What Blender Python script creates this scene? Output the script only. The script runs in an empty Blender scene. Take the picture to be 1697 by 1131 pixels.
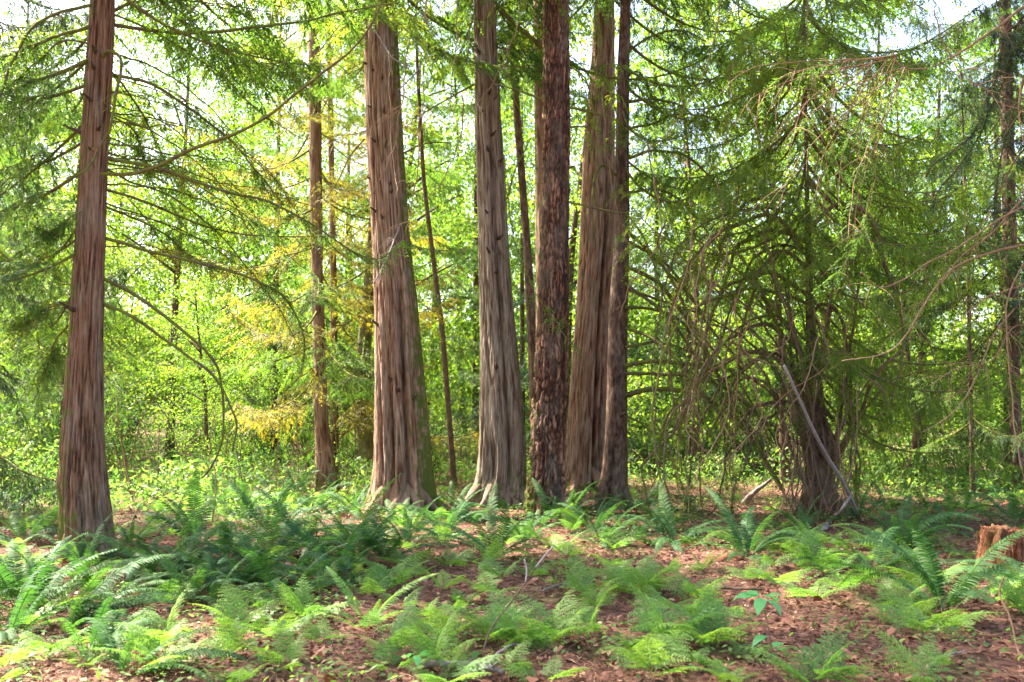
import bpy, math, random
import numpy as np
from mathutils import Vector, Matrix

# ------------------------------------------------------------------ camera, world, sun, exposure
S = bpy.context.scene
FPX = 1650.0; CXP, CYP = 848.5, 565.5
CAMH = 1.5; HOR = 690.0
PITCH = math.atan((HOR - CYP) / FPX)
cd = bpy.data.cameras.new('camera'); cam = bpy.data.objects.new('camera', cd)
S.collection.objects.link(cam); S.camera = cam
cd.sensor_width = 36; cd.lens = FPX / 1697 * 36
cd.clip_start = 0.05; cd.clip_end = 1500
cam.location = (0, 0, CAMH); cam.rotation_euler = (math.pi / 2 + PITCH, 0, 0)
cd.dof.use_dof = True; cd.dof.focus_distance = 12; cd.dof.aperture_fstop = 3.2

SUN_EL, SUN_AZ = 50.0, -58.0        # azimuth from +Y (view direction), negative = to the left
W = bpy.data.worlds.new('World'); S.world = W; W.use_nodes = True
nt = W.node_tree; bg = nt.nodes['Background']
sky = nt.nodes.new('ShaderNodeTexSky'); sky.sky_type = 'NISHITA'; sky.sun_disc = False
sky.sun_elevation = math.radians(SUN_EL); sky.sun_rotation = math.radians(SUN_AZ)
sky.air_density = 1.0; sky.dust_density = 4.0; sky.ozone_density = 0.3
nt.links.new(sky.outputs[0], bg.inputs[0]); bg.inputs[1].default_value = 0.11
ld = bpy.data.lights.new('sun', 'SUN'); ld.energy = 5.0; ld.angle = math.radians(0.7); ld.color = (1, .92, .78)
sun = bpy.data.objects.new('sun', ld); S.collection.objects.link(sun)
az, el = math.radians(SUN_AZ), math.radians(SUN_EL)
sdir = Vector((math.sin(az) * math.cos(el), math.cos(az) * math.cos(el), math.sin(el)))
sun.rotation_euler = sdir.to_track_quat('Z', 'Y').to_euler(); sun.location = (0, 0, 40)
S.view_settings.view_transform = 'Standard'; S.view_settings.look = 'None'
S.view_settings.exposure = 2.75; S.view_settings.gamma = 1
cy = S.cycles
cy.max_bounces = 7; cy.diffuse_bounces = 4; cy.glossy_bounces = 2; cy.transmission_bounces = 5
cy.caustics_reflective = False; cy.caustics_refractive = False
cy.sample_clamp_indirect = 6

rs = np.random.RandomState(7); random.seed(7)
HAZE = 0

# ------------------------------------------------------------------ pixel -> world
cp_, sp_ = math.cos(PITCH), math.sin(PITCH)
def P(x, y, d):
    """point seen at photo pixel (x, y) at forward (horizontal) distance d"""
    a = (x - CXP) / FPX; b = (CYP - y) / FPX
    Y = cp_ - b * sp_; Z = sp_ + b * cp_
    k = d / Y
    return np.array([a * k, d, CAMH + Z * k])
def proj(p):
    x, y, z = p[0], p[1], p[2] - CAMH
    f = y * cp_ + z * sp_; u = -y * sp_ + z * cp_
    return CXP + FPX * x / f, CYP - FPX * u / f

# ------------------------------------------------------------------ noise
_prs = np.random.RandomState(11)
PERM = _prs.permutation(256); PERM = np.concatenate([PERM, PERM, PERM])
GR = _prs.normal(size=(256, 3)); GR /= np.linalg.norm(GR, axis=1)[:, None]
def pn(x, y, z=0.0, seed=0):
    x, y, z = np.broadcast_arrays(np.asarray(x, float) + seed * 17.13, np.asarray(y, float) + seed * 5.7, np.asarray(z, float) + .37)
    xi, yi, zi = np.floor(x).astype(int), np.floor(y).astype(int), np.floor(z).astype(int)
    xf, yf, zf = x - xi, y - yi, z - zi
    u, v, w = [t * t * t * (t * (t * 6 - 15) + 10) for t in (xf, yf, zf)]
    def g(i, j, k):
        h = PERM[PERM[PERM[(xi + i) & 255] + ((yi + j) & 255)] + ((zi + k) & 255)]
        G = GR[h]
        return G[..., 0] * (xf - i) + G[..., 1] * (yf - j) + G[..., 2] * (zf - k)
    L = lambda a, b, t: a + (b - a) * t
    return L(L(L(g(0, 0, 0), g(1, 0, 0), u), L(g(0, 1, 0), g(1, 1, 0), u), v),
             L(L(g(0, 0, 1), g(1, 0, 1), u), L(g(0, 1, 1), g(1, 1, 1), u), v), w)
def fbm(x, y, z=0.0, o=4, seed=0):
    s = 0; a = 1.0
    for i in range(o):
        s = s + a * pn(np.asarray(x) * 2 ** i, np.asarray(y) * 2 ** i, np.asarray(z) * 2 ** i, seed + i * 3); a *= .5
    return s

MOUNDS = []   # (x, y, height, radius)
def H(x, y):
    x = np.asarray(x, float); y = np.asarray(y, float)
    r = .10 * pn(x * .22, y * .22, 1.5) + .07 * pn(x * .8, y * .8, 3.1) + .05 * pn(x * 2.1, y * 2.1, 5.1)
    r = r + .022 * np.clip(y - 20, 0, 60) * (1 / (1 + np.exp((x + 2) / 3)))      # the left rises gently behind
    for (mx, my, mh, mr) in MOUNDS:
        r = r + mh * np.exp(-((x - mx) ** 2 + (y - my) ** 2) / mr ** 2)
    return r
def G(px, py, it=10):
    d = FPX * CAMH / max(py - HOR, 25)
    for _ in range(it):
        p = P(px, py, d); h = float(H(p[0], p[1]))
        d = d * (CAMH - h) / max(CAMH - p[2], .05) if False else d + (p[2] - h) * d / CAMH * .8
        d = min(max(d, 3), 70)
    p = P(px, py, d); return np.array([p[0], p[1], float(H(p[0], p[1]))])

# ------------------------------------------------------------------ mesh helpers
COL = S.collection
def mesh(name, V, Q=None, T=None, attrs=None, mat=None, smooth=False):
    V = np.asarray(V, np.float32).reshape(-1, 3)
    me = bpy.data.meshes.new(name)
    me.vertices.add(len(V)); me.vertices.foreach_set('co', V.ravel())
    idx = []; st = []; c = 0; n = 0
    if Q is not None and len(Q):
        Q = np.asarray(Q, np.int32); idx.append(Q.ravel()); st.append(np.arange(len(Q)) * 4); c = len(Q) * 4; n += len(Q)
    if T is not None and len(T):
        T = np.asarray(T, np.int32); idx.append(T.ravel()); st.append(c + np.arange(len(T)) * 3); n += len(T)
    idx = np.concatenate(idx); st = np.concatenate(st).astype(np.int32)
    me.loops.add(len(idx)); me.loops.foreach_set('vertex_index', idx)
    me.polygons.add(n); me.polygons.foreach_set('loop_start', st)
    me.update(calc_edges=True)
    if smooth: me.polygons.foreach_set('use_smooth', np.ones(n, bool))
    for k, a in (attrs or {}).items():
        at = me.attributes.new(k, 'FLOAT', 'POINT'); at.data.foreach_set('value', np.asarray(a, np.float32).ravel())
    if mat: me.materials.append(mat)
    me.validate()
    return me
def ob(name, data, parent=None, loc=(0, 0, 0), rot=(0, 0, 0), sc=1.0):
    o = bpy.data.objects.new(name, data); COL.objects.link(o)
    if parent: o.parent = parent
    o.location = [float(v) for v in loc]; o.rotation_euler = rot
    o.scale = (sc, sc, sc) if np.isscalar(sc) else sc
    return o
def tag(o, label=None, cat=None, group=None, kind=None):
    if label: o['label'] = label
    if cat: o['category'] = cat
    if group: o['group'] = group
    if kind: o['kind'] = kind
    return o

class Geo:
    def __init__(s): s.V = []; s.Q = []; s.n = 0; s.t = []
    def add(s, V, Q, t=None):
        V = np.asarray(V).reshape(-1, 3); s.V.append(V); s.Q.append(np.asarray(Q) + s.n); s.n += len(V)
        s.t.append(np.zeros(len(V)) if t is None else (np.full(len(V), float(t)) if np.isscalar(t) else np.asarray(t, float)))
    def build(s, name, mat, smooth=False):
        return mesh(name, np.concatenate(s.V), np.concatenate(s.Q), None, {'tint': np.concatenate(s.t)}, mat, smooth)

def spline(pts, n):
    pts = np.asarray(pts, float); m = len(pts)
    d = np.r_[0, np.cumsum(np.linalg.norm(np.diff(pts, axis=0), axis=1))]
    u = np.linspace(0, d[-1], n); tan = np.gradient(pts, d, axis=0)
    i = np.clip(np.searchsorted(d, u) - 1, 0, m - 2); h = (d[i + 1] - d[i])[:, None]; t = ((u - d[i]) / h[:, 0])[:, None]
    return ((2 * t ** 3 - 3 * t ** 2 + 1) * pts[i] + (t ** 3 - 2 * t ** 2 + t) * h * tan[i] + (-2 * t ** 3 + 3 * t ** 2) * pts[i + 1] + (t ** 3 - t ** 2) * h * tan[i + 1])
def tube(C, R, k=6, knob=0.0, seed=0):
    C = np.asarray(C, float); n = len(C); R = np.broadcast_to(R, n)
    T = np.gradient(C, axis=0); T /= np.linalg.norm(T, axis=1)[:, None] + 1e-9
    up = np.array([0, 0, 1.]) if abs(T[0][2]) < .9 else np.array([1., 0, 0])
    A = np.zeros((n, 3)); a = np.cross(T[0], up); a /= np.linalg.norm(a)
    for i in range(n):
        a = a - T[i] * np.dot(a, T[i]); a /= np.linalg.norm(a) + 1e-9; A[i] = a
    B = np.cross(T, A); th = np.arange(k) / k * 2 * math.pi
    rr = R[:, None] * np.ones((1, k))
    if knob: rr = rr * (1 + knob * pn(np.arange(n)[:, None] * .35 + seed, np.cos(th)[None] * 1.3, np.sin(th)[None] * 1.3))
    V = C[:, None] + rr[..., None] * (np.cos(th)[None, :, None] * A[:, None] + np.sin(th)[None, :, None] * B[:, None])
    i = np.arange(n - 1)[:, None] * k; j = np.arange(k)[None]; j2 = (j + 1) % k
    Q = np.stack([i + j, i + j2, i + k + j2, i + k + j], -1).reshape(-1, 4)
    # cap ends with quads (k must be even)
    caps = []
    for e in (0, (n - 1) * k):
        for q in range(k // 2 - 1):
            f = [e + q, e + q + 1, e + k - 2 - q, e + k - 1 - q]
            caps.append(f if e else f[::-1])
    return V.reshape(-1, 3), np.concatenate([Q, np.array(caps)]) if caps else Q
def nrm(v): return v / (np.linalg.norm(v, axis=-1, keepdims=True) + 1e-9)
LEAF = np.array([[0, 0, 0], [.5, .42, .05], [0, 1, -.04], [-.5, .42, .05]])
def leaves(pos, d, n, L, Wd, tmpl=LEAF):
    """one quad per leaf: pos, direction, normal, length, width"""
    N = len(pos); d = nrm(d); s = nrm(np.cross(d, n)); n = np.cross(s, d)
    L = np.broadcast_to(L, N)[:, None, None]; Wd = np.broadcast_to(Wd, N)[:, None, None]
    V = pos[:, None] + tmpl[None, :, 0:1] * s[:, None] * Wd + tmpl[None, :, 1:2] * d[:, None] * L + tmpl[None, :, 2:3] * n[:, None] * L
    k = len(tmpl)
    Q = (np.arange(N)[:, None] * k + np.arange(4)[None])
    if k == 6: Q = np.concatenate([np.arange(N)[:, None] * 6 + np.array([[0, 1, 2, 5]]), np.arange(N)[:, None] * 6 + np.array([[2, 3, 4, 5]])])
    return V.reshape(-1, 3), Q
def sprays(g, base, d, n, L, K, ll, lw, droop=.25, ang=48, rs=rs):
    """flat fern-like sprays of scale foliage; all arrays of N sprays"""
    N = len(base); d = nrm(d); s = nrm(np.cross(d, n)); L = np.broadcast_to(L, N)
    t = (np.arange(K) + .5) / K
    ax = base[:, None] + d[:, None] * (L[:, None] * t[None])[..., None]
    ax[..., 2] -= droop * L[:, None] * t[None] ** 2
    ca, sa = math.cos(math.radians(ang)), math.sin(math.radians(ang))
    tt = rs.rand(N)
    for sg in (-1, 1):
        dd = d[:, None] * ca + sg * s[:, None] * sa + rs.normal(0, .12, (N, K, 3)); dd[..., 2] -= droop * t[None] * .8
        l = ll * (1.05 - .65 * t[None]) * rs.uniform(.75, 1.25, (N, K))
        nn = np.broadcast_to(n[:, None], (N, K, 3)) + rs.normal(0, .25, (N, K, 3))
        V, Q = leaves(ax.reshape(-1, 3), dd.reshape(-1, 3), nn.reshape(-1, 3), l.ravel(), lw * (.7 + .6 * rs.rand(N * K)))
        g.add(V, Q, np.repeat(tt, K * 4))

# ------------------------------------------------------------------ materials
def newmat(name):
    m = bpy.data.materials.new(name); m.use_nodes = True; n = m.node_tree
    for x in list(n.nodes):
        if x.type != 'OUTPUT_MATERIAL': n.nodes.remove(x)
    return m, n, n.nodes, n.links, n.nodes['Material Output']
def ramp(N, stops, interp='LINEAR'):
    r = N.new('ShaderNodeValToRGB'); r.color_ramp.interpolation = interp
    e = r.color_ramp.elements
    while len(e) < len(stops): e.new(.5)
    for i, (p, c) in enumerate(stops): e[i].position = p; e[i].color = (*c, 1)
    return r
def leaf_mat(name, cols, trans=.45, rough=.55, spec=.3, objvar=.25, tr_boost=(1.25, 1.35, .55)):
    m, n, N, L, out = newmat(name)
    at = N.new('ShaderNodeAttribute'); at.attribute_name = 'tint'
    oi = N.new('ShaderNodeObjectInfo')
    a = N.new('ShaderNodeMath'); a.operation = 'MULTIPLY_ADD'; a.inputs[1].default_value = 1 - objvar
    b = N.new('ShaderNodeMath'); b.operation = 'MULTIPLY'; b.inputs[1].default_value = objvar
    L.new(oi.outputs['Random'], b.inputs[0]); L.new(at.outputs['Fac'], a.inputs[0]); L.new(b.outputs[0], a.inputs[2])
    r = ramp(N, cols); L.new(a.outputs[0], r.inputs[0])
    p = N.new('ShaderNodeBsdfPrincipled'); p.inputs['Roughness'].default_value = rough
    p.inputs['Specular IOR Level'].default_value = spec
    L.new(r.outputs[0], p.inputs['Base Color'])
    t = N.new('ShaderNodeBsdfTranslucent')
    mm = N.new('ShaderNodeMix'); mm.data_type = 'RGBA'; mm.blend_type = 'MULTIPLY'; mm.inputs[0].default_value = 1
    L.new(r.outputs[0], mm.inputs[6]); mm.inputs[7].default_value = (*[c * 1.5 for c in tr_boost], 1)
    L.new(mm.outputs[2], t.inputs[0])
    x = N.new('ShaderNodeMixShader'); x.inputs[0].default_value = trans
    L.new(p.outputs[0], x.inputs[1]); L.new(t.outputs[0], x.inputs[2]); L.new(x.outputs[0], out.inputs[0])
    return m
def bark_mat(name, cols, zs=1.0, fs=40, moss=.3, bump=.6, mosscol=(.10, .12, .02), lich=(.34, .29, .22), lichamt=.3):
    m, n, N, L, out = newmat(name)
    at = N.new('ShaderNodeAttribute'); at.attribute_name = 'tint'
    ms = N.new('ShaderNodeAttribute'); ms.attribute_name = 'moss'
    tc = N.new('ShaderNodeTexCoord'); mp = N.new('ShaderNodeMapping'); mp.inputs['Scale'].default_value = (fs, fs, fs * .06 * zs)
    L.new(tc.outputs['Object'], mp.inputs[0])
    nz = N.new('ShaderNodeTexNoise'); nz.inputs['Scale'].default_value = 1; nz.inputs['Detail'].default_value = 6; nz.inputs['Roughness'].default_value = .65
    L.new(mp.outputs[0], nz.inputs[0])
    mpf = N.new('ShaderNodeMapping'); mpf.inputs['Scale'].default_value = (fs * 2.6, fs * 2.6, fs * .22 * min(zs, 4)); L.new(tc.outputs['Object'], mpf.inputs[0])
    nf_ = N.new('ShaderNodeTexNoise'); nf_.inputs['Scale'].default_value = 1; nf_.inputs['Detail'].default_value = 4; nf_.inputs['Roughness'].default_value = .7; L.new(mpf.outputs[0], nf_.inputs[0])
    nm_ = N.new('ShaderNodeMath'); nm_.operation = 'MULTIPLY_ADD'; nm_.inputs[1].default_value = .9; nm_.inputs[2].default_value = -.45; L.new(nf_.outputs['Fac'], nm_.inputs[0])
    ns_ = N.new('ShaderNodeMath'); ns_.operation = 'ADD'; L.new(nz.outputs['Fac'], ns_.inputs[0]); L.new(nm_.outputs[0], ns_.inputs[1])
    a = N.new('ShaderNodeMath'); a.operation = 'MULTIPLY_ADD'; a.inputs[1].default_value = .9
    L.new(ns_.outputs[0], a.inputs[0])
    b = N.new('ShaderNodeMath'); b.operation = 'MULTIPLY_ADD'; b.inputs[1].default_value = .62; b.inputs[2].default_value = -.27
    L.new(at.outputs['Fac'], b.inputs[0]); L.new(b.outputs[0], a.inputs[2])
    r = ramp(N, cols); L.new(a.outputs[0], r.inputs[0])
    # large blotches
    n2 = N.new('ShaderNodeTexNoise'); n2.inputs['Scale'].default_value = 2.2; n2.inputs['Detail'].default_value = 7; n2.inputs['Roughness'].default_value = .7
    mp2 = N.new('ShaderNodeMapping'); mp2.inputs['Scale'].default_value = (2.2, 2.2, .6); L.new(tc.outputs['Object'], mp2.inputs[0]); L.new(mp2.outputs[0], n2.inputs[0])
    r2 = ramp(N, [(.46, (0, 0, 0)), (.66, (1, 1, 1))]); L.new(n2.outputs['Fac'], r2.inputs[0])
    c2 = N.new('ShaderNodeMath'); c2.operation = 'MULTIPLY'; c2.inputs[1].default_value = lichamt; L.new(r2.outputs[0], c2.inputs[0])
    c3 = N.new('ShaderNodeMath'); c3.operation = 'MULTIPLY'; L.new(c2.outputs[0], c3.inputs[0]); L.new(nz.outputs['Fac'], c3.inputs[1])
    c4 = N.new('ShaderNodeMath'); c4.operation = 'MULTIPLY'; c4.inputs[1].default_value = 1.8; c4.use_clamp = True; L.new(c3.outputs[0], c4.inputs[0])
    mx = N.new('ShaderNodeMix'); mx.data_type = 'RGBA'; L.new(c4.outputs[0], mx.inputs[0]); L.new(r.outputs[0], mx.inputs[6]); mx.inputs[7].default_value = (*lich, 1)
    # moss
    n3 = N.new('ShaderNodeTexNoise'); n3.inputs['Scale'].default_value = 9; n3.inputs['Detail'].default_value = 8; L.new(tc.outputs['Object'], n3.inputs[0])
    d = N.new('ShaderNodeMath'); d.operation = 'MULTIPLY_ADD'; d.inputs[1].default_value = 1.6; d.inputs[2].default_value = -1.05 + moss * .5; L.new(n3.outputs['Fac'], d.inputs[0])
    e = N.new('ShaderNodeMath'); e.operation = 'ADD'; L.new(d.outputs[0], e.inputs[0]); L.new(ms.outputs['Fac'], e.inputs[1])
    rm = ramp(N, [(.0, (0, 0, 0)), (.35, (1, 1, 1))]); L.new(e.outputs[0], rm.inputs[0])
    mx2 = N.new('ShaderNodeMix'); mx2.data_type = 'RGBA'; L.new(rm.outputs[0], mx2.inputs[0]); L.new(mx.outputs[2], mx2.inputs[6]); mx2.inputs[7].default_value = (*mosscol, 1)
    p = N.new('ShaderNodeBsdfPrincipled'); p.inputs['Roughness'].default_value = .9; p.inputs['Specular IOR Level'].default_value = .2
    L.new(mx2.outputs[2], p.inputs['Base Color'])
    bp = N.new('ShaderNodeBump'); bp.inputs['Strength'].default_value = bump; bp.inputs['Distance'].default_value = .02
    L.new(ns_.outputs[0], bp.inputs['Height']); L.new(bp.outputs[0], p.inputs['Normal'])
    L.new(p.outputs[0], out.inputs[0])
    return m

M = {}
M['cedar_leaf'] = leaf_mat('cedar_foliage', [(0, (.04, .085, .03)), (.45, (.08, .145, .035)), (.8, (.12, .19, .035)), (1, (.20, .19, .045))], .5)
M['cedar_blue'] = leaf_mat('bluish_cedar_foliage', [(0, (.04, .085, .055)), (.5, (.075, .135, .065)), (1, (.13, .17, .07))], .4)
M['bright_leaf'] = leaf_mat('sunny_cedar_foliage', [(0, (.075, .125, .028)), (.5, (.13, .20, .035)), (1, (.23, .24, .04))], .62)
M['dark_leaf'] = leaf_mat('dark_conifer_foliage', [(0, (.02, .045, .025)), (.5, (.035, .07, .035)), (1, (.06, .10, .04))], .2)
M['yellow_leaf'] = leaf_mat('yellowing_foliage', [(0, (.10, .11, .02)), (.5, (.20, .17, .03)), (1, (.30, .21, .04))], .5)
M['maple'] = leaf_mat('maple_leaf', [(0, (.05, .105, .02)), (.4, (.085, .175, .024)), (.8, (.14, .23, .028)), (1, (.26, .27, .035))], .55, tr_boost=(1.3, 1.3, .4))
M['alder'] = leaf_mat('alder_leaf', [(0, (.07, .13, .03)), (.5, (.11, .19, .04)), (1, (.22, .25, .055))], .55, tr_boost=(1.3, 1.3, .5))
M['shrub'] = leaf_mat('shrub_leaf', [(0, (.05, .12, .04)), (.5, (.10, .20, .05)), (1, (.22, .26, .07))], .5, tr_boost=(1.2, 1.3, .6))
M['sword'] = leaf_mat('sword_fern_leaf', [(0, (.02, .06, .02)), (.5, (.038, .105, .034)), (1, (.09, .165, .04))], .32, .6, .18, .4)
M['wood'] = leaf_mat('lacy_fern_leaf', [(0, (.06, .15, .04)), (.5, (.125, .24, .055)), (.9, (.22, .32, .06)), (1, (.32, .31, .06))], .42, .5, .3, .5)
M['dead'] = leaf_mat('dead_fern_leaf', [(0, (.16, .06, .03)), (1, (.30, .13, .06))], .2, .8, .2, tr_boost=(1, .8, .5))
M['litter'] = leaf_mat('fallen_leaves', [(0, (.05, .022, .016)), (.35, (.125, .05, .032)), (.6, (.20, .085, .055)), (.85, (.28, .15, .095)), (1, (.40, .28, .17))], .12, .75, .25, 0, (1, .8, .6))
M['sapling'] = leaf_mat('broad_sapling_leaf', [(0, (.07, .27, .09)), (1, (.12, .36, .11))], .4, .45, .4, tr_boost=(1, 1.2, .7))
M['red_cedar'] = bark_mat('red_cedar_bark', [(.16, (.085, .038, .022)), (.42, (.23, .12, .072)), (.62, (.31, .185, .12)), (.85, (.40, .28, .20))], moss=.2, lichamt=.5, fs=75)
M['grey_cedar'] = bark_mat('grey_cedar_bark', [(.18, (.08, .045, .028)), (.42, (.21, .14, .095)), (.62, (.27, .20, .14)), (.85, (.36, .29, .22))], moss=.25, lichamt=.6, fs=75)
M['brown_cedar'] = bark_mat('brown_cedar_bark', [(.18, (.055, .024, .012)), (.42, (.165, .08, .043)), (.62, (.22, .115, .063)), (.85, (.28, .19, .125))], moss=.3, lichamt=.4, fs=75)
M['fir'] = bark_mat('furrowed_fir_bark', [(.15, (.04, .018, .012)), (.4, (.15, .062, .034)), (.62, (.26, .125, .075)), (.85, (.36, .22, .15))], zs=5, fs=30, moss=.1, bump=.8, lichamt=.35)
M['hemlock'] = bark_mat('dark_hemlock_bark', [(.18, (.04, .024, .018)), (.45, (.10, .055, .035)), (.7, (.17, .10, .066)), (.9, (.26, .18, .13))], zs=4, fs=34, moss=.2, lichamt=.25)
M['branch'] = bark_mat('mossy_branch_bark', [(.2, (.05, .032, .02)), (.6, (.14, .095, .06)), (.9, (.24, .18, .12))], zs=10, fs=30, moss=1.0, lichamt=.2, mosscol=(.15, .16, .025))
M['twig'] = bark_mat('orange_twig_bark', [(.2, (.16, .09, .045)), (.6, (.30, .18, .10)), (.9, (.44, .30, .18))], zs=10, fs=40, moss=.0, lichamt=.1)
M['twig2'] = bark_mat('brown_limb_bark', [(.2, (.10, .055, .03)), (.6, (.22, .13, .075)), (.9, (.34, .23, .15))], zs=10, fs=40, moss=.3, lichamt=.2)
M['pale_wood'] = bark_mat('weathered_wood', [(.2, (.17, .12, .115)), (.6, (.29, .235, .22)), (.9, (.46, .40, .37))], zs=10, fs=30, moss=.0, lichamt=.3)
M['rot'] = bark_mat('rotten_stump_wood', [(.2, (.06, .02, .01)), (.5, (.22, .075, .03)), (.75, (.34, .135, .06)), (.95, (.38, .21, .12))], zs=5, fs=30, moss=.3, lichamt=.3, bump=1)
M['stem'] = bark_mat('brown_stem', [(.2, (.08, .045, .03)), (.8, (.2, .13, .08))], zs=10, fs=40, moss=.1, lichamt=.1)

def ground_mat():
    m, n, N, L, out = newmat('forest_floor')
    tc = N.new('ShaderNodeTexCoord')
    v = N.new('ShaderNodeTexVoronoi'); v.inputs['Scale'].default_value = 26; v.inputs['Randomness'].default_value = 1
    wn = N.new('ShaderNodeTexNoise'); wn.inputs['Scale'].default_value = 14; wn.inputs['Detail'].default_value = 4
    L.new(tc.outputs['Object'], wn.inputs[0])
    mixv = N.new('ShaderNodeMix'); mixv.data_type = 'VECTOR'; mixv.inputs[0].default_value = .06
    L.new(tc.outputs['Object'], mixv.inputs[4]); L.new(wn.outputs['Color'], mixv.inputs[5]); L.new(mixv.outputs[1], v.inputs[0])
    sx = N.new('ShaderNodeSeparateColor'); L.new(v.outputs['Color'], sx.inputs[0])
    n1 = N.new('ShaderNodeTexNoise'); n1.inputs['Scale'].default_value = 70; n1.inputs['Detail'].default_value = 8; n1.inputs['Roughness'].default_value = .75; L.new(tc.outputs['Object'], n1.inputs[0])
    a = N.new('ShaderNodeMath'); a.operation = 'MULTIPLY_ADD'; a.inputs[1].default_value = .45; L.new(sx.outputs[0], a.inputs[0])
    b = N.new('ShaderNodeMath'); b.operation = 'MULTIPLY_ADD'; b.inputs[1].default_value = .9; b.inputs[2].default_value = -.15; L.new(n1.outputs['Fac'], b.inputs[0]); L.new(b.outputs[0], a.inputs[2])
    r = ramp(N, [(.1, (.03, .014, .01)), (.35, (.09, .04, .028)), (.6, (.17, .08, .055)), (.85, (.27, .16, .115))]); L.new(a.outputs[0], r.inputs[0])
    n2 = N.new('ShaderNodeTexNoise'); n2.inputs['Scale'].default_value = .9; n2.inputs['Detail'].default_value = 6; L.new(tc.outputs['Object'], n2.inputs[0])
    r2 = ramp(N, [(.52, (0, 0, 0)), (.62, (1, 1, 1))]); L.new(n2.outputs['Fac'], r2.inputs[0])
    q = N.new('ShaderNodeMath'); q.operation = 'MULTIPLY'; q.inputs[1].default_value = .55; L.new(r2.outputs[0], q.inputs[0])
    mx = N.new('ShaderNodeMix'); mx.data_type = 'RGBA'; L.new(q.outputs[0], mx.inputs[0]); L.new(r.outputs[0], mx.inputs[6]); mx.inputs[7].default_value = (.10, .12, .035, 1)
    p = N.new('ShaderNodeBsdfPrincipled'); p.inputs['Roughness'].default_value = .9; p.inputs['Specular IOR Level'].default_value = .15
    L.new(mx.outputs[2], p.inputs['Base Color'])
    bp = N.new('ShaderNodeBump'); bp.inputs['Strength'].default_value = .9; bp.inputs['Distance'].default_value = .03
    L.new(a.outputs[0], bp.inputs['Height']); L.new(bp.outputs[0], p.inputs['Normal']); L.new(p.outputs[0], out.inputs[0])
    return m

# ------------------------------------------------------------------ main trunks: (photo y, left x, right x) at one depth
TR = {
 'left':   dict(d=10.6, kind='brown_cedar', prof=[(0,147,193),(150,137,187),(283,129,180),(400,122,177),(557,112,173),(700,101,174),(780,95,178),(826,92,186),(880,92,190),(925,88,200)], flute=.02, top=17, rs=.88),
 'wide':   dict(d=15.6, kind='red_cedar', prof=[(0,603,655),(100,604,660),(250,608,668),(400,617,679),(500,620,690),(600,620,699),(700,619,709),(780,619,716),(850,612,722)], flute=.20, top=24),
 'twin':   dict(d=16.3, kind='grey_cedar', prof=[(0,785,822),(100,786,825),(250,789,834),(400,793,843),(500,795,850),(600,797,860),(700,796,870),(760,795,874),(800,792,872),(838,778,872)], flute=.16, top=24),
 'slim':   dict(d=19.5, kind='hemlock', prof=[(0,838,850),(200,851,864),(400,866,880),(550,873,891),(700,878,900),(815,884,908)], flute=.02, top=20),
 'behind': dict(d=18.2, kind='red_cedar', prof=[(0,884,912),(300,886,915),(500,888,920),(820,888,926)], flute=.05, top=22),
 'fir':    dict(d=15.4, kind='fir', prof=[(0,899,943),(200,899,945),(400,894,943),(500,892,943),(600,888,942),(700,881,938),(780,878,935),(850,871,938)], flute=.03, top=26),
 'right':  dict(d=20.0, kind='red_cedar', prof=[(0,986,1018),(100,981,1018),(250,967,1018),(400,961,1020),(500,956,1010),(600,948,1006),(700,940,1003),(790,934,1002),(812,928,1006)], flute=.10, top=24),
 'dark':   dict(d=16.4, kind='hemlock', prof=[(0,1028,1046),(100,1023,1044),(250,1019,1043),(400,1018,1044),(500,1009,1041),(600,1006,1040),(700,1003,1040),(780,997,1040),(843,984,1042)], flute=.04, top=22),
 'sapling':dict(d=20.8, kind='stem', prof=[(0,686,692),(100,688,694),(300,698,706),(380,708,716),(550,728,738),(700,740,750),(808,747,759)], flute=0, top=12),
 'back_a': dict(d=19.6, rs=1.22, kind='red_cedar', prof=[(0,513,529),(300,514,532),(460,518,534),(700,523,542),(812,528,560)], flute=.06, top=20),
 'back_b': dict(d=23.0, kind='brown_cedar', prof=[(0,540,548),(480,547,559),(700,549,561),(798,546,563)], flute=.03, top=20),
 'mossy':  dict(d=22.5, kind='branch', prof=[(0,640,650),(500,600,622),(650,582,608),(720,592,619),(802,590,640)], flute=.12, top=16),
 'bushy':  dict(d=15.0, kind='hemlock', prof=[(0,1330,1335),(300,1333,1341),(500,1335,1349),(700,1335,1370),(780,1337,1378),(858,1325,1392)], flute=.16, top=16),
 'edge':   dict(d=19.0, kind='hemlock', prof=[(0,1655,1675),(300,1660,1682),(500,1665,1688),(700,1672,1692),(820,1678,1700)], flute=.03, top=18),
 'crook':  dict(d=20.5, kind='hemlock', prof=[(350,1490,1496),(560,1498,1506),(620,1503,1511),(690,1514,1524),(750,1510,1521),(808,1482,1496)], flute=0, top=9),
 'thin':   dict(d=18.5, kind='hemlock', prof=[(300,1596,1602),(500,1602,1609),(700,1605,1613),(826,1607,1617)], flute=0, top=9),
 'off_right': dict(d=11.2, kind='hemlock', prof=[(0,1722,1752),(400,1718,1756),(800,1712,1764),(905,1705,1772)], flute=.04, top=16),
 'off_left': dict(d=14.5, kind='hemlock', prof=[(0,-78,-54),(400,-84,-52),(850,-92,-44)], flute=.04, top=16),
}
for k, t in TR.items():
    y, xl, xr = t['prof'][-1]
    b = P((xl + xr) / 2, y, t['d']); t['base'] = b
    MOUNDS.append((b[0], b[1], 0, 1.2))
for i, (k, t) in enumerate(TR.items()):       # raise or lower the soil so that each trunk stands on it
    b = t['base']; tmp = MOUNDS; h0 = float(H(b[0], b[1])); 
    MOUNDS[i] = (b[0], b[1], (b[2] - h0) if abs(b[2] - h0) < .35 else 0, 1.1)

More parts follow.
